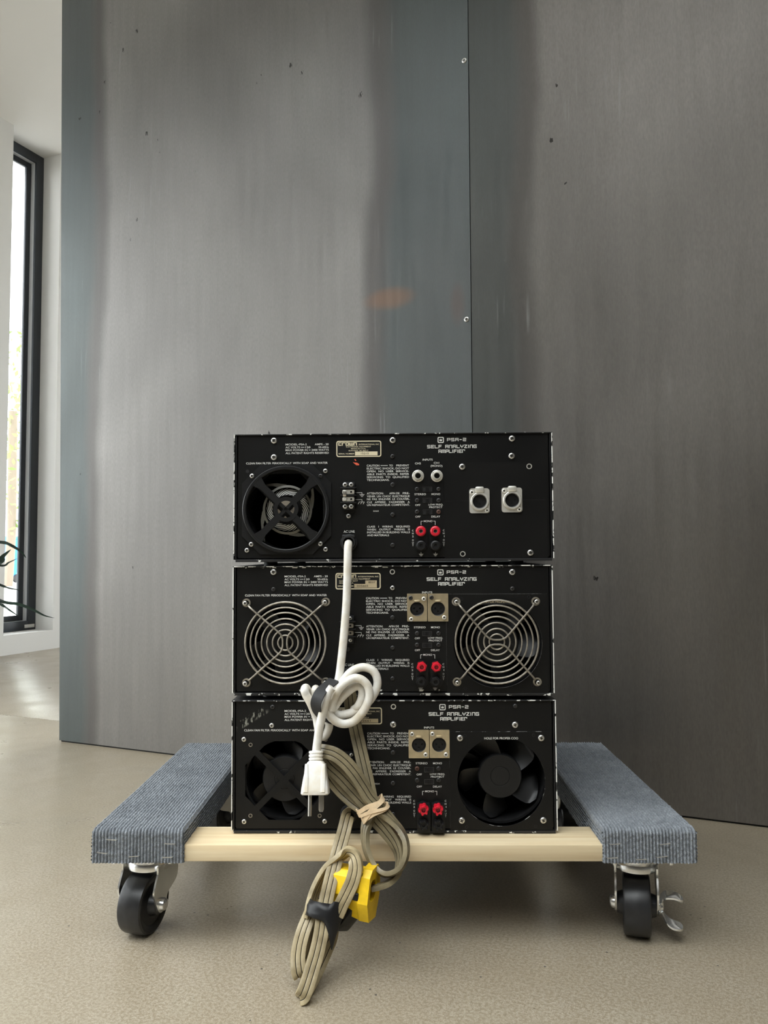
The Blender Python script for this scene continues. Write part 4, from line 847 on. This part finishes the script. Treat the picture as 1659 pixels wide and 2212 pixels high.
def caster(cx, cy, ang, trail, brake):
    """swivel caster; ang turns the wheel about the vertical, trail is the axle offset"""
    zt = ZT-TH; T0 = Matrix.Translation((cx, cy, 0)) @ Matrix.Rotation(R(ang), 4, 'Z'); T = lambda x, y, z: tuple(T0 @ Vector((x, y, z)))
    fk = MB(); top = zt-.0225
    fk.lathe([(.004, zt-.003), (.030, zt-.004), (.0315, zt-.008), (.0315, zt-.014), (.0285, top+.002), (.004, top+.002)], 32, (0, 0), 0, 'z', T)   # swivel race
    fk.lathe([(.010, top+.003), (.0290, top+.003), (.0305, top+.0005), (.0300, top-.0065), (.0280, top-.0080), (.010, top-.0080)], 32, (0, 0), 0, 'z', T)
    ay = trail; az = WRAD
    for s in (-1, 1):                        # fork legs: shaped plates that narrow to the axle
        x0 = s*.0250; x1_ = s*.0275
        q_ = [Vector((ay+.0105*math.cos(R(t_)), az+.0105*math.sin(R(t_)))) for t_ in range(-160, 1, 20)]
        sgn = 1 if ay > 0 else -1; fw_ = [Vector((.026, top+.001)), Vector((.0255, top-.008))]; rr_ = [Vector((.0225 if sgn < 0 else ay+.019, az+.022)), Vector((ay+.016 if sgn < 0 else ay+.0165, az+.010))]
        ll_ = [Vector((ay-.0165 if sgn < 0 else ay-.016, az+.010)), Vector((ay-.019 if sgn < 0 else -.0225, az+.022))]
        right = catmull([fw_[1]]+rr_+[q_[-1]], 5); left = catmull([q_[0]]+ll_+[Vector((-.0255, top-.008))], 5)
        ol = [(-.026, top+.001), (.026, top+.001)]+[(p.x, p.y) for p in right]+[(p.x, p.y) for p in q_[::-1][1:-1]]+[(p.x, p.y) for p in left]
        tr = tessellate_polygon([[Vector((p[0], p[1], 0)) for p in ol]]); n = len(ol)
        vs = [T(x0, *p) for p in ol]+[T(x1_, *p) for p in ol]
        fk.add(vs, [tuple(t) for t in tr]+[tuple(q+n for q in t) for t in tr]+[(k, (k+1) % n, (k+1) % n+n, k+n) for k in range(n)])
    c = fk.build('caster', MT['chrome'], dolly)
    pt = MB(); T1 = Matrix.Translation((cx, cy, 0)); TP = lambda x, y, z: tuple(T1 @ Vector((x, y, z)))
    pt.bbox(-.044, .044, -.040, .040, zt-.0035, zt+.0002, .0006, 0, TP)
    for sx in (-1, 1):
        for sy in (-1, 1): pt.lathe([(.0048, zt-.003), (.0048, zt-.008), (.0028, zt-.0082), (.0028, zt-.0150)], 10, (sx*.0365, sy*.033), 0, 'z', TP)
    pt.build('mounting_plate', MT['chrome'], c)
    wh = MB(); a = WWID/2; TW = lambda x, y, z: T(x, y+ay, z+az)
    wh.lathe([(.010, -a-.0078), (.013, -a-.0074), (.016, -a+.002), (.027, -a+.003), (.030, -a+.0008), (.0352, -a), (.0376, -a+.0014), (WRAD, -a+.0045), (WRAD+.0003, -.003), (WRAD+.0006, 0), (WRAD+.0003, .003), (WRAD, a-.0045), (.0376, a-.0014), (.0352, a), (.030, a-.0008), (.027, a-.003), (.016, a-.002), (.013, a+.0074), (.010, a+.0078)], 56, (0, 0), 0, 'x', TW)
    wh.build('wheel', MT['wheel'], c)
    ax = MB()
    for s in (-1, 1):
        n = 20
        ax.lathe([(.0082, s*.0272), (.0082, s*.0300), (.0072, s*.0325), (.0045, s*.0338), (.0005, s*.0340)], n, (0, 0), 0, 'x', TW)
    ax.lathe([(.004, -.026), (.004, .026)], 12, (0, 0), 0, 'x', TW); ax.build('axle_bolt', MT['chrome'], c)
    if brake:                                # winged lock lever on the right of the wheel
        bk = MB(); pts = [Vector(q) for q in ((.0275, 0, -.004), (.031, -.004, -.006), (.036, -.008, -.014), (.044, -.010, -.020), (.056, -.012, -.0215))]
        P = catmull([Vector(TW(*q)) for q in pts], 5); m = len(P); Xd = T0.to_3x3() @ Vector((0, 1, .0))
        for lst, wf in ((pts, 1), ([Vector(q) for q in ((.0275, 0, .002), (.030, -.004, .010), (.036, -.007, .016), (.046, -.009, .0165), (.057, -.011, .013))], .85)):
            P = catmull([Vector(TW(*q)) for q in lst], 5); m = len(P); vs = []; nn = 5
            for k, p in enumerate(P):
                t = k/(m-1); hwd = (.0065+.0075*math.sin(math.pi*min(1, t*1.0)*.85))*wf*(1 if t < .85 else math.sqrt(max(.05, 1-((t-.85)/.155)**2)))
                for j in range(nn+1): q = j/nn*2-1; vs.append(p+Xd*hwd*q+Vector((0, 0, .0035*q*q*(.4+t))))
            f = [(k*(nn+1)+j, k*(nn+1)+j+1, (k+1)*(nn+1)+j+1, (k+1)*(nn+1)+j) for k in range(m-1) for j in range(nn)]
            n0 = len(vs); vs2 = [v-Vector((0, 0, .0022)) for v in vs]; bk.add(vs+vs2, f+[tuple(q+n0 for q in ff[::-1]) for ff in f]+[(k*(nn+1)+e, (k+1)*(nn+1)+e, (k+1)*(nn+1)+e+n0, k*(nn+1)+e+n0) for k in range(m-1) for e in (0, nn)]+[(e*(nn+1)+j, e*(nn+1)+j+1, e*(nn+1)+j+1+n0, e*(nn+1)+j+n0) for e in (0, m-1) for j in range(nn)])
        bk.lathe([(.011, .0255), (.012, .0275), (.010, .0295), (.004, .0305)], 20, (0, 0), 0, 'x', TW); bk.build('brake_lever', MT['chrome'], c, 50)
    return c
def dl(px, py, z):                            # point at height z under a pixel, in dolly coordinates
    d = ray(px, py); return DI @ (CAM+d*((z-CAM.z)/d.z))
cl = dl(308, 2009, 0); crr = dl(1383, 2014, 0)
caster(cl.x+.006, cl.y+.012, -14, -.016, False); caster(crr.x-.001, crr.y+.012, -15, -.016, True)
caster(-hw+.070, DL-.060, -28, .020, False); caster(hw-.078, DL-.060, 14, .020, False)

# ------------------------------------------------------------------ cords
def C3(cx, cy): return 600+cx/5.184, 1400+cy/5.184      # readings taken on two enlarged crops of the photo
def C4(cx, cy): return 580+cx/4.3206, 1700+cy/4.3206
def ribbon(mb, ctl, hwid=.0088, th=.0030, n=8, base=0, groove=1, back=2):
    """flat three-core flex; ctl: (px, py, depth, roll)"""
    P = [at_y(a, b, d) for a, b, d, r in ctl]; S = []
    for i in range(len(P)):
        t = (P[min(i+1, len(P)-1)]-P[max(i-1, 0)]).normalized(); v = (CAM-P[i]).normalized(); s = t.cross(v)
        if s.length < .2: s = t.cross(Vector((1, 0, 0)))
        s.normalize(); S.append(Matrix.Rotation(R(ctl[i][3]), 3, t) @ s)
    for i in range(1, len(S)):
        if S[i].dot(S[i-1]) < 0: S[i] = -S[i]
    P2 = catmull(P, n); S2 = catmull(S, n); w = hwid/3
    half = []
    for k in (-1, 0, 1):
        c = k*2*w
        for q in (-.86, -.5, 0, .5, .86): half.append((c+q*w, th*(.80+.20*math.sqrt(1-q*q)), 0))
        if k < 1: half.append((c+w, th*.45, 1))
    prof = [(a, b) for a, b, _ in half]; g = [x for _, _, x in half]
    prof = [(-hwid, 0)]+prof+[(hwid, 0)]+[(a, -b) for a, b in prof[::-1]]; g = [0]+g+[0]+g[::-1]
    m = [groove if (g[k] or g[(k+1) % len(g)]) else base for k in range(len(prof))]
    mb.sweep(P2, S2, prof, False, m)
def rope(mb, ctl, r=.0054, n=8, mi=0): mb.tube(catmull([at_y(a, b, d) for a, b, d in ctl], n), r, 14, False, mi)
def child_world(o, parent):                   # keep world placed geometry under a parent that is turned
    o.parent = parent; bpy.context.view_layer.update(); o.matrix_parent_inverse = parent.matrix_world.inverted(); return o
bpy.context.view_layer.update()

# white cord of the top unit
Y0, Y1, Y2, Y3 = 1.021, 1.009, .998, .987
wc = MB()
c3 = lambda L, y: [(*C3(a, b), y+(e[0] if e else 0)) for a, b, *e in L]
rope(wc, [(753, 1172, 1.040), (752.5, 1176, 1.026), (751.5, 1186, 1.021), (751, 1215, 1.018), (749, 1290, 1.018), (744, 1360, 1.018), (738, 1420, 1.017), (732, 1465, 1.016)]+c3([(640, 470), (570, 620), (545, 760)], 1.013)+c3([(575, 850), (560, 930), (520, 990), (470, 960), (450, 880), (430, 770)], 1.012)+c3([(370, 620), (320, 530), (300, 470), (320, 450, .008), (370, 560, .016)], 1.006))
rope(wc, c3([(430, 760, .01), (440, 640), (425, 520), (420, 470), (430, 465, .01), (450, 560, .014), (520, 640, .01), (600, 690)], 1.010)+c3([(680, 745), (780, 735), (870, 705), (960, 655), (1050, 560), (1110, 440), (1110, 330), (1060, 250), (970, 215), (880, 232), (800, 285), (720, 390), (650, 500), (590, 600), (540, 680)], Y1))
rope(wc, c3([(540, 560), (550, 660), (590, 760), (660, 825), (750, 848), (850, 820), (930, 745), (990, 650), (1025, 540), (1010, 430), (950, 360), (870, 335), (790, 365), (710, 430), (650, 520), (610, 620), (600, 700)], Y2))
rope(wc, c3([(600, 720), (640, 650), (700, 570), (770, 500), (850, 440), (910, 430), (945, 470), (940, 560), (900, 650), (850, 690, .006)], Y1-.002))
rope(wc, c3([(610, 440), (575, 490), (545, 570), (515, 680), (485, 800), (462, 920), (445, 1050), (432, 1160), (430, 1200)], Y3))
whc = child_world(wc.build('power_cord', MT['whitecord']), amp1); whc['label'] = 'white power cord coiled and hanging in front of the stack'
def loft(mb, secs, axis_o, X, Yv, Z, n=4, mi=0):
    """secs: (distance along Z, half width, half depth, corner radius)"""
    vs = []
    for d, a, b, r in secs:
        for p in rrect(-a, a, -b, b, min(r, a*.99, b*.99), n): vs.append(axis_o+Z*d+X*p[0]+Yv*p[1])
    k = 4*(n+1); f = [(i*k+j, i*k+(j+1) % k, (i+1)*k+(j+1) % k, (i+1)*k+j) for i in range(len(secs)-1) for j in range(k)]+[tuple(range(k)), tuple(range((len(secs)-1)*k, len(secs)*k))]
    mb.add(vs, f, mi)
p0 = at_y(*C3(430, 1150), Y3); p1 = at_y(*C3(422, 1640), Y3-.012); Z = (p1-p0).normalized(); X = Z.cross(Vector((0, 1, .0))).normalized(); X = -X if X.x < 0 else X; Yv = X.cross(Z)
L = (p1-p0).length; pg = MB(); q = 1/5.184/1690
secs = []
for k in range(3): d = L*(.0+.075*k); secs += [(d, .0075, .0075, .005), (d+L*.015, .0088, .0085, .005), (d+L*.055, .0088, .0085, .005), (d+L*.068, .0077, .0075, .005)]
secs += [(L*.235, .0085, .0082, .004), (L*.27, .0105, .009, .004), (L*.36, .0122, .0100, .004), (L*.62, .0148, .0115, .004), (L*.86, .0168, .0128, .004), (L*.97, .0172, .0132, .004), (L*1.0, .0160, .0125, .004)]
loft(pg, secs, p0, X, Yv, Z)
for s in (-1, 1): loft(pg, [(L*.30, .0022, .0105, .0015), (L*.6, .003, .0125, .0015), (L*.93, .003, .0140, .0015)], p0+X*s*.0105, X, Yv, Z)
pgo = child_world(pg.build('plug', MT['plug']), whc)
pr = MB(); e = p0+Z*L*.98
pr.tube([e-X*.006-Yv*.007*(1 if Yv.y > 0 else -1), e-X*.006-Yv*.007*(1 if Yv.y > 0 else -1)+Z*.023, e-X*.006-Yv*.007*(1 if Yv.y > 0 else -1)+Z*.0255], .0024, 14)
sg = 1 if Yv.y > 0 else -1
for xx in (.0072,): loft(pr, [(0, .0032, .0008, .0004), (.019, .0032, .0008, .0004), (.0215, .0020, .0007, .0003)], e+X*xx+Yv*sg*.003, X, Yv, Z)
loft(pr, [(0, .0008, .0032, .0004), (.017, .0008, .0032, .0004)], e-X*.0062+Yv*sg*.004, X, Yv, Z)
child_world(pr.build('prong', MT['prong']), whc)
# black strap gathered round the white coil
sm = MB(); K = [(*C3(a, b), y) for a, b, y in ((640, 360, 1.012), (570, 410, .998), (490, 480, .985), (445, 560, .978), (425, 640, .980), (445, 720, .990), (500, 790, 1.003), (560, 835, 1.012), (600, 845, 1.024), (600, 740, 1.031), (620, 560, 1.031), (655, 420, 1.024))]
P = catmull([at_y(*k) for k in K], 6, True); cen = sum(P, Vector())/len(P); S = []
for i, p in enumerate(P):
    t = (P[(i+1) % len(P)]-P[i-1]).normalized(); rad = p-cen; rad -= t*rad.dot(t); S.append(t.cross(rad.normalized()))
sm.sweep(P, S, [(-.0075, -.0009), (.0075, -.0009), (.0075, .0009), (-.0075, .0009)], True)
tag(sm.build('cable_strap', MT['strap'], smooth=60), 'black strap tied around the coiled white power cord', 'strap')

# grey flat cord of the middle unit
GM = [MT['greyb'], MT['groove'], MT['grey']]
g2 = MB(); c4 = lambda L: [(*C4(a, b), y, r) for a, b, y, r in L]; d3 = lambda L: [(*C3(a, b), y, r) for a, b, y, r in L]
ribbon(g2, [(753.5, 1458, 1.040, 0), (753.5, 1463, 1.033, 0), (753, 1478, 1.030, 0)]+d3([(812, 560, 1.030, 0), (828, 690, 1.028, 0), (868, 880, 1.022, 5), (920, 1120, 1.014, 0), (970, 1350, 1.006, -10), (1015, 1560, .998, -20), (1040, 1700, .993, -10), (1030, 1800, .990, 20)])+c4([(930, 300, .988, 40), (905, 400, .984, 62), (903, 500, .980, 70), (925, 620, .974, 76), (985, 740, .968, 80), (1060, 805, .962, 82), (1150, 808, .957, 82), (1240, 745, .955, 82), (1285, 630, .958, 80), (1280, 510, .964, 78), (1230, 400, .974, 74), (1150, 310, .981, 66), (1080, 240, .984, 50)])+d3([(1040, 1690, .985, 30), (960, 1560, .985, 20), (860, 1400, .985, 5), (750, 1270, .986, -5), (640, 1190, .988, -5), (540, 1160, .993, 0), (470, 1150, 1.002, 10)]))
ribbon(g2, d3([(470, 1190, 1.006, 10), (530, 1260, 1.000, 5), (590, 1330, .998, 5), (700, 1430, .998, 5), (820, 1560, .996, 5), (930, 1680, .994, 0), (1010, 1770, .992, 0)])+c4([(1000, 300, .988, 10), (1085, 395, .985, 20), (1175, 510, .980, 35), (1222, 620, .976, 55), (1222, 730, .972, 70), (1190, 830, .966, 75), (1115, 900, .960, 78), (1030, 930, .956, 78), (960, 945, .955, 78)]))
ribbon(g2, d3([(470, 1170, 1.012, 10), (510, 1260, 1.010, 0), (550, 1360, 1.010, 0), (620, 1480, 1.008, 0), (720, 1600, 1.005, 0), (840, 1710, 1.0, 0), (950, 1790, .996, 0), (1020, 1850, .996, 0)]))
gco = child_world(g2.build('power_cord', GM, smooth=50), amp2); gco['label'] = 'dirty grey flat power cord looped and banded'
# rubber band around it
rb = MB(); A = at_y(*C3(950, 1640), .99); B = at_y(*C3(1130, 1930), .985); ax = (B-A).normalized(); cen = at_y(*C3(1062, 1795), .992)
sd = ax.cross(Vector((0, 1, 0))).normalized(); dp = ax.cross(sd).normalized()
for sh, tl, wd, rs in ((-.0055, .10, .0026, 1.0), (.0005, -.16, .0030, 1.03), (.0055, .06, .0024, 1.0), (.0015, .20, .0020, 1.06)):
    P = [cen+ax*(sh+tl*.030*math.cos(t)+.0012*math.sin(3*t))+sd*.0180*rs*math.cos(t)+dp*.0190*rs*math.sin(t) for t in [2*math.pi*k/48 for k in range(48)]]
    rb.sweep(P, [ax+.25*sd*math.sin(2*k*.13) for k in range(48)], [(-wd, -.0008), (wd, -.0008), (wd, .0008), (-wd, .0008)], True)
tag(rb.build('rubber_band', MT['band'], smooth=60), 'cream rubber band wound around the bundled grey cord', 'rubber band')
# yellow plug on its end
yp = MB(); a = at_y(*C4(610, 870), .968); b = at_y(*C4(985, 945), .952); Z = (b-a).normalized(); L = (b-a).length
Xv = Z.cross(Vector((0, 1, 0))).normalized(); Xv = Xv if Xv.z > 0 else -Xv; Yd = Xv.cross(Z); Yd = Yd if Yd.y < 0 else -Yd     # Xv up, Yd to the camera
def hexsec(d, up, dn, fr, bk):
    return [a+Z*(L*d)+Xv*p[0]+Yd*p[1] for p in ((up, -bk*.6), (up, fr*.35), (up*.72, fr*.75), (-dn*.30, fr), (-dn*.92, fr*.62), (-dn, -bk*.5), (-dn*.4, -bk), (up*.5, -bk))]
S_ = [hexsec(0, .016, .020, .016, .016), hexsec(.03, .018, .022, .018, .018), hexsec(.40, .0185, .023, .019, .019), hexsec(.46, .0185, .034, .020, .020), hexsec(.74, .0185, .037, .0215, .021), hexsec(.76, .0235, .038, .0225, .022), hexsec(1.0, .0240, .038, .0225, .022)]
vs = [p for s in S_ for p in s]; k = 8
yp.add(vs, [(i*k+j, i*k+(j+1) % k, (i+1)*k+(j+1) % k, (i+1)*k+j) for i in range(len(S_)-1) for j in range(k)]+[tuple(range(k))])
end = S_[-1]; cc = a+Z*L+Xv*-.001+Yd*.004; inn = [cc+(p-cc).normalized()*.0125 for p in end]; deep = [p-Z*.012 for p in inn]
yp.add(end+inn+deep, [(j, (j+1) % k, (j+1) % k+k, j+k) for j in range(k)]+[(j+k, (j+1) % k+k, (j+1) % k+2*k, j+2*k) for j in range(k)]); yp.add(deep, [tuple(range(k))], 1)
Tn = lambda x, y, z: tuple(a+Z*(L*.60+x)+Xv*z+Yd*y)
yp.bbox(-.009, .009, .0185, .0222, -.009, -.0005, .0008, 1, Tn); yp.bbox(.004, .0105, .008, .017, .0175, .0205, .0006, 1, Tn)
o = child_world(yp.build('plug', [MT['yellow'], MT['plastic']], smooth=30), gco); bv = o.modifiers.new('soft_edges', 'BEVEL'); bv.width = .0012; bv.segments = 2; o['label'] = 'yellow plastic plug'

# tan grey flat cord of the bottom unit
g3 = MB()
ribbon(g3, [(753, 1757, 1.037, 0), (752.5, 1760, 1.020, 0)]+c4([(735, 290, 1.006, 0), (700, 430, .990, 4), (655, 590, .972, 4), (610, 760, .960, 4), (570, 920, .950, 4), (535, 1080, .941, 4), (510, 1220, .933, 0), (488, 1380, .924, -2), (450, 1550, .914, -4), (400, 1720, .903, -6), (352, 1870, .891, -8), (326, 1935, .887, -8), (316, 1962, .890, -8), (322, 1958, .900, -8), (350, 1905, .909, -6), (415, 1780, .921, 0), (480, 1640, .933, 10), (540, 1500, .944, 20), (580, 1400, .952, 30), (600, 1250, .958, 30), (600, 1120, .960, 30)]))
ribbon(g3, c4([(480, 1060, .962, 40), (420, 1130, .957, 30), (375, 1230, .946, 20), (325, 1350, .936, 8), (290, 1480, .928, 5), (275, 1600, .921, 2), (280, 1700, .915, -5), (290, 1745, .914, -5), (303, 1752, .921, -5), (318, 1725, .929, 5), (340, 1665, .936, 20), (375, 1520, .944, 45), (400, 1380, .952, 55), (420, 1230, .958, 55)]))
ribbon(g3, c4([(385, 1210, .949, 55), (395, 1110, .951, 58), (430, 980, .958, 60), (490, 850, .964, 62), (560, 745, .966, 65), (640, 680, .966, 68), (715, 625, .962, 70), (765, 615, .955, 55), (805, 665, .948, 35), (815, 760, .943, 20), (785, 880, .940, 10), (735, 990, .938, 6), (685, 1090, .938, 6), (640, 1190, .938, 8)]))
gcb = child_world(g3.build('power_cord', [MT['grey'], MT['groove'], MT['grey']], smooth=50), amp3); gcb['label'] = 'tan grey flat power cord folded and taped'
# tape: a wrapped band with a loose flap
tp = MB(); cen = at_y(*C4(528, 1165), .9455); ax = (at_y(*C4(500, 1260), .941)-at_y(*C4(550, 1090), .949)).normalized(); sd = at_y(*C4(690, 1190), .9455)-cen; sd = (sd-ax*sd.dot(ax)).normalized(); dp = ax.cross(sd); dp = dp if dp.y < 0 else -dp
n = 56; vs = []
for k in range(n):
    t = 2*math.pi*k/n; cs, sn = math.cos(t), math.sin(t); rad = sd*(.0225*cs*(1 if cs < 0 else .95))+dp*(.0195*sn)
    ext = max(0, cs)**1.5; lo, hi = -.0095-.002*math.sin(2*t)-(.003 if cs > .3 and sn > 0 else 0), .0095+(.026*ext if sn > -.3 else .012*ext)
    for q in (lo, lo*.2+hi*.1, hi*.5, hi): vs.append(cen+rad*(1+.05*math.sin(5*t+q*300))+ax*q)
f = [(k*4+j, k*4+j+1, ((k+1) % n)*4+j+1, ((k+1) % n)*4+j) for k in range(n) for j in range(3)]
tp.add(vs, f); tpo = tp.build('electrical_tape', MT['tape'], smooth=60); md = tpo.modifiers.new('thick', 'SOLIDIFY'); md.thickness = .0012; child_world(tpo, gcb)
# black plug hanging behind
bp = MB(); a = at_y(*C4(640, 1060), .972); b = at_y(*C4(770, 1240), .955); Z = (b-a).normalized(); X = Z.cross(Vector((0, 1, 0))).normalized(); Yv = X.cross(Z); L = (b-a).length
loft(bp, [(-.004, .010, .010, .004), (0, .014, .013, .004), (L*.35, .0185, .016, .004), (L*.8, .0195, .017, .004), (L*1.0, .0175, .015, .004), (L*1.06, .009, .009, .003)], a, X, Yv, Z)
o = child_world(bp.build('plug', MT['plastic2']), gcb); o['label'] = 'black moulded plug'
pr = MB()
for s in (-1, 1): loft(pr, [(-.022, .0008, .003, .0004), (-.003, .0008, .003, .0004)], a+X*s*.0062, X, Yv, Z)
child_world(pr.build('prong', MT['prong']), gcb)

# ------------------------------------------------------------------ plant by the window (only leaf tips reach the frame)
pc = Vector((-1.97, 3.20, 0)); pl = empty('potted_plant', pc, 0, 'long dark green arching leaves of a potted plant by the window', 'plant')
MB().lathe([(.09, 0), (.12, .02), (.135, .22), (.14, .26), (.13, .26), (.125, .235), (.001, .235)], 32, (0, 0), 0, 'z', cap=False).build('pot', MT['pot'], pl)
MB().lathe([(.124, .23), (.001, .245)], 24, (0, 0), 0, 'z', cap=False).build('soil', MT['soil'], pl)
MB().tube(catmull([Vector((0, 0, .22)), Vector((.01, 0, .36)), Vector((.005, .01, .46))], 5), .012, 10).build('stem', MT['bark'], pl)
def leaf(pts, wd):
    P = catmull(pts, 6); m = len(P); mb = MB(); vs = []
    for i, p in enumerate(P):
        t = i/(m-1); tg_ = (P[min(i+1, m-1)]-P[max(i-1, 0)]).normalized(); s = tg_.cross(Vector((.2, -.75, .65))).normalized(); nn = s.cross(tg_); h = wd*math.sin(math.pi*min(1, .12+.88*t))**.8*(1 if t < .5 else 1-.35*(t-.5))
        vs += [p+s*h+nn*h*.35, p, p-s*h+nn*h*.35, p-nn*.0006]
    mb.add([v-pc for v in vs], [(i*4+j, i*4+(j+1) % 4, (i+1)*4+(j+1) % 4, (i+1)*4+j) for i in range(m-1) for j in range(4)]); mb.build('leaf', MT['leaf'], pl, 60)
base = pc+Vector((.005, .01, .45))
for L, wd in (([(0, 1172, 3.20), (22, 1178, 3.22), (45, 1192, 3.24), (57, 1206, 3.25)], .0085), ([(-6, 1216, 3.12), (8, 1202, 3.12), (24, 1187, 3.12)], .016), ([(0, 1222, 3.15), (20, 1215, 3.16), (38, 1206, 3.17)], .006),
              ([(0, 1264, 3.2), (20, 1271, 3.22), (52, 1276, 3.24)], .006), ([(0, 1298, 3.15), (40, 1306, 3.18), (70, 1317, 3.2), (96, 1330, 3.22), (118, 1335, 3.23)], .0075), ([(-4, 1302, 3.1), (20, 1318, 3.12), (43, 1333, 3.13)], .006)):
    q = [at_y(*k) for k in L]; mid = base.lerp(q[0], .55)+Vector((0, 0, .05 if L[0][1] < 1230 else .015)); leaf([base, mid]+q, wd)
for k in range(6):
    a = R(75+k*42); d = Vector((math.cos(a), math.sin(a), 0))*.55; leaf([base, base+d*.12+Vector((0, 0, .10)), base+d*.24+Vector((0, 0, .12)), base+d*.32+Vector((0, 0, .06))], .010)

# ------------------------------------------------------------------ outside the window
struct(MB().box(-60, 60, -60, 60, -.35, -.15).build('ground', MT['ground'], smooth=0, **ROOM))
d = ray(22, 1190); bd = 18.0
bpos = CAM+d*(bd/d.y); bin_ = empty('waste_bin', (bpos.x-.25, bpos.y, -.15), RZ, 'blue wheeled bin outside the narrow window', 'bin')
bb = MB(); vs = [(sx*q, sy*q*1.1, z) for z, q in ((.06, .24), (1.02, .30)) for sx, sy in ((-1, -1), (1, -1), (1, 1), (-1, 1))]; bb.add(vs, [(0, 1, 2, 3), (4, 5, 6, 7), (0, 1, 5, 4), (1, 2, 6, 5), (2, 3, 7, 6), (3, 0, 4, 7)]); bb.build('body', MT['bin'], bin_, smooth=0)
MB().bbox(-.32, .32, -.36, .34, 1.02, 1.09, .02).build('lid', MT['bin'], bin_)
for s in (-1, 1): MB().lathe([(.1, s*.22), (.1, s*.27)], 20, (.28, .1), 0, 'x').build('wheel', MT['rubber'], bin_)
def tree(dist, px, seed, n=1500, rad=2.2, h=4.6):
    rnd = random.Random(seed); d = ray(px, 1150); p = CAM+d*(dist/d.y); root = empty('tree', (p.x, p.y, -.15), 0, 'pale green leafy tree seen through the narrow window', 'tree')
    MB().tube([Vector((0, 0, 0)), Vector((.05, 0, 1.2)), Vector((0, .05, h*.8))], .09, 10).build('trunk', MT['bark'], root); mb = MB()
    for _ in range(n):
        q = Vector((rnd.gauss(0, 1), rnd.gauss(0, 1), rnd.gauss(0, 1))).normalized()*rad*rnd.random()**.4; q.z *= 1.05; q += Vector((0, 0, h-1.4))
        x = Vector((rnd.gauss(0, 1), rnd.gauss(0, 1), rnd.gauss(0, 1))).normalized(); y = x.cross(Vector((rnd.gauss(0, 1), 1, rnd.gauss(0, 1)))).normalized(); s = rnd.uniform(.05, .10)
        mb.add([q-x*s, q-y*s*.5, q+x*s, q+y*s*.5], [(0, 1, 2, 3)])
    tag(mb.build('foliage', MT['tree'], root, 0, fix=False), kind='stuff')
tree(16, 20, 1)
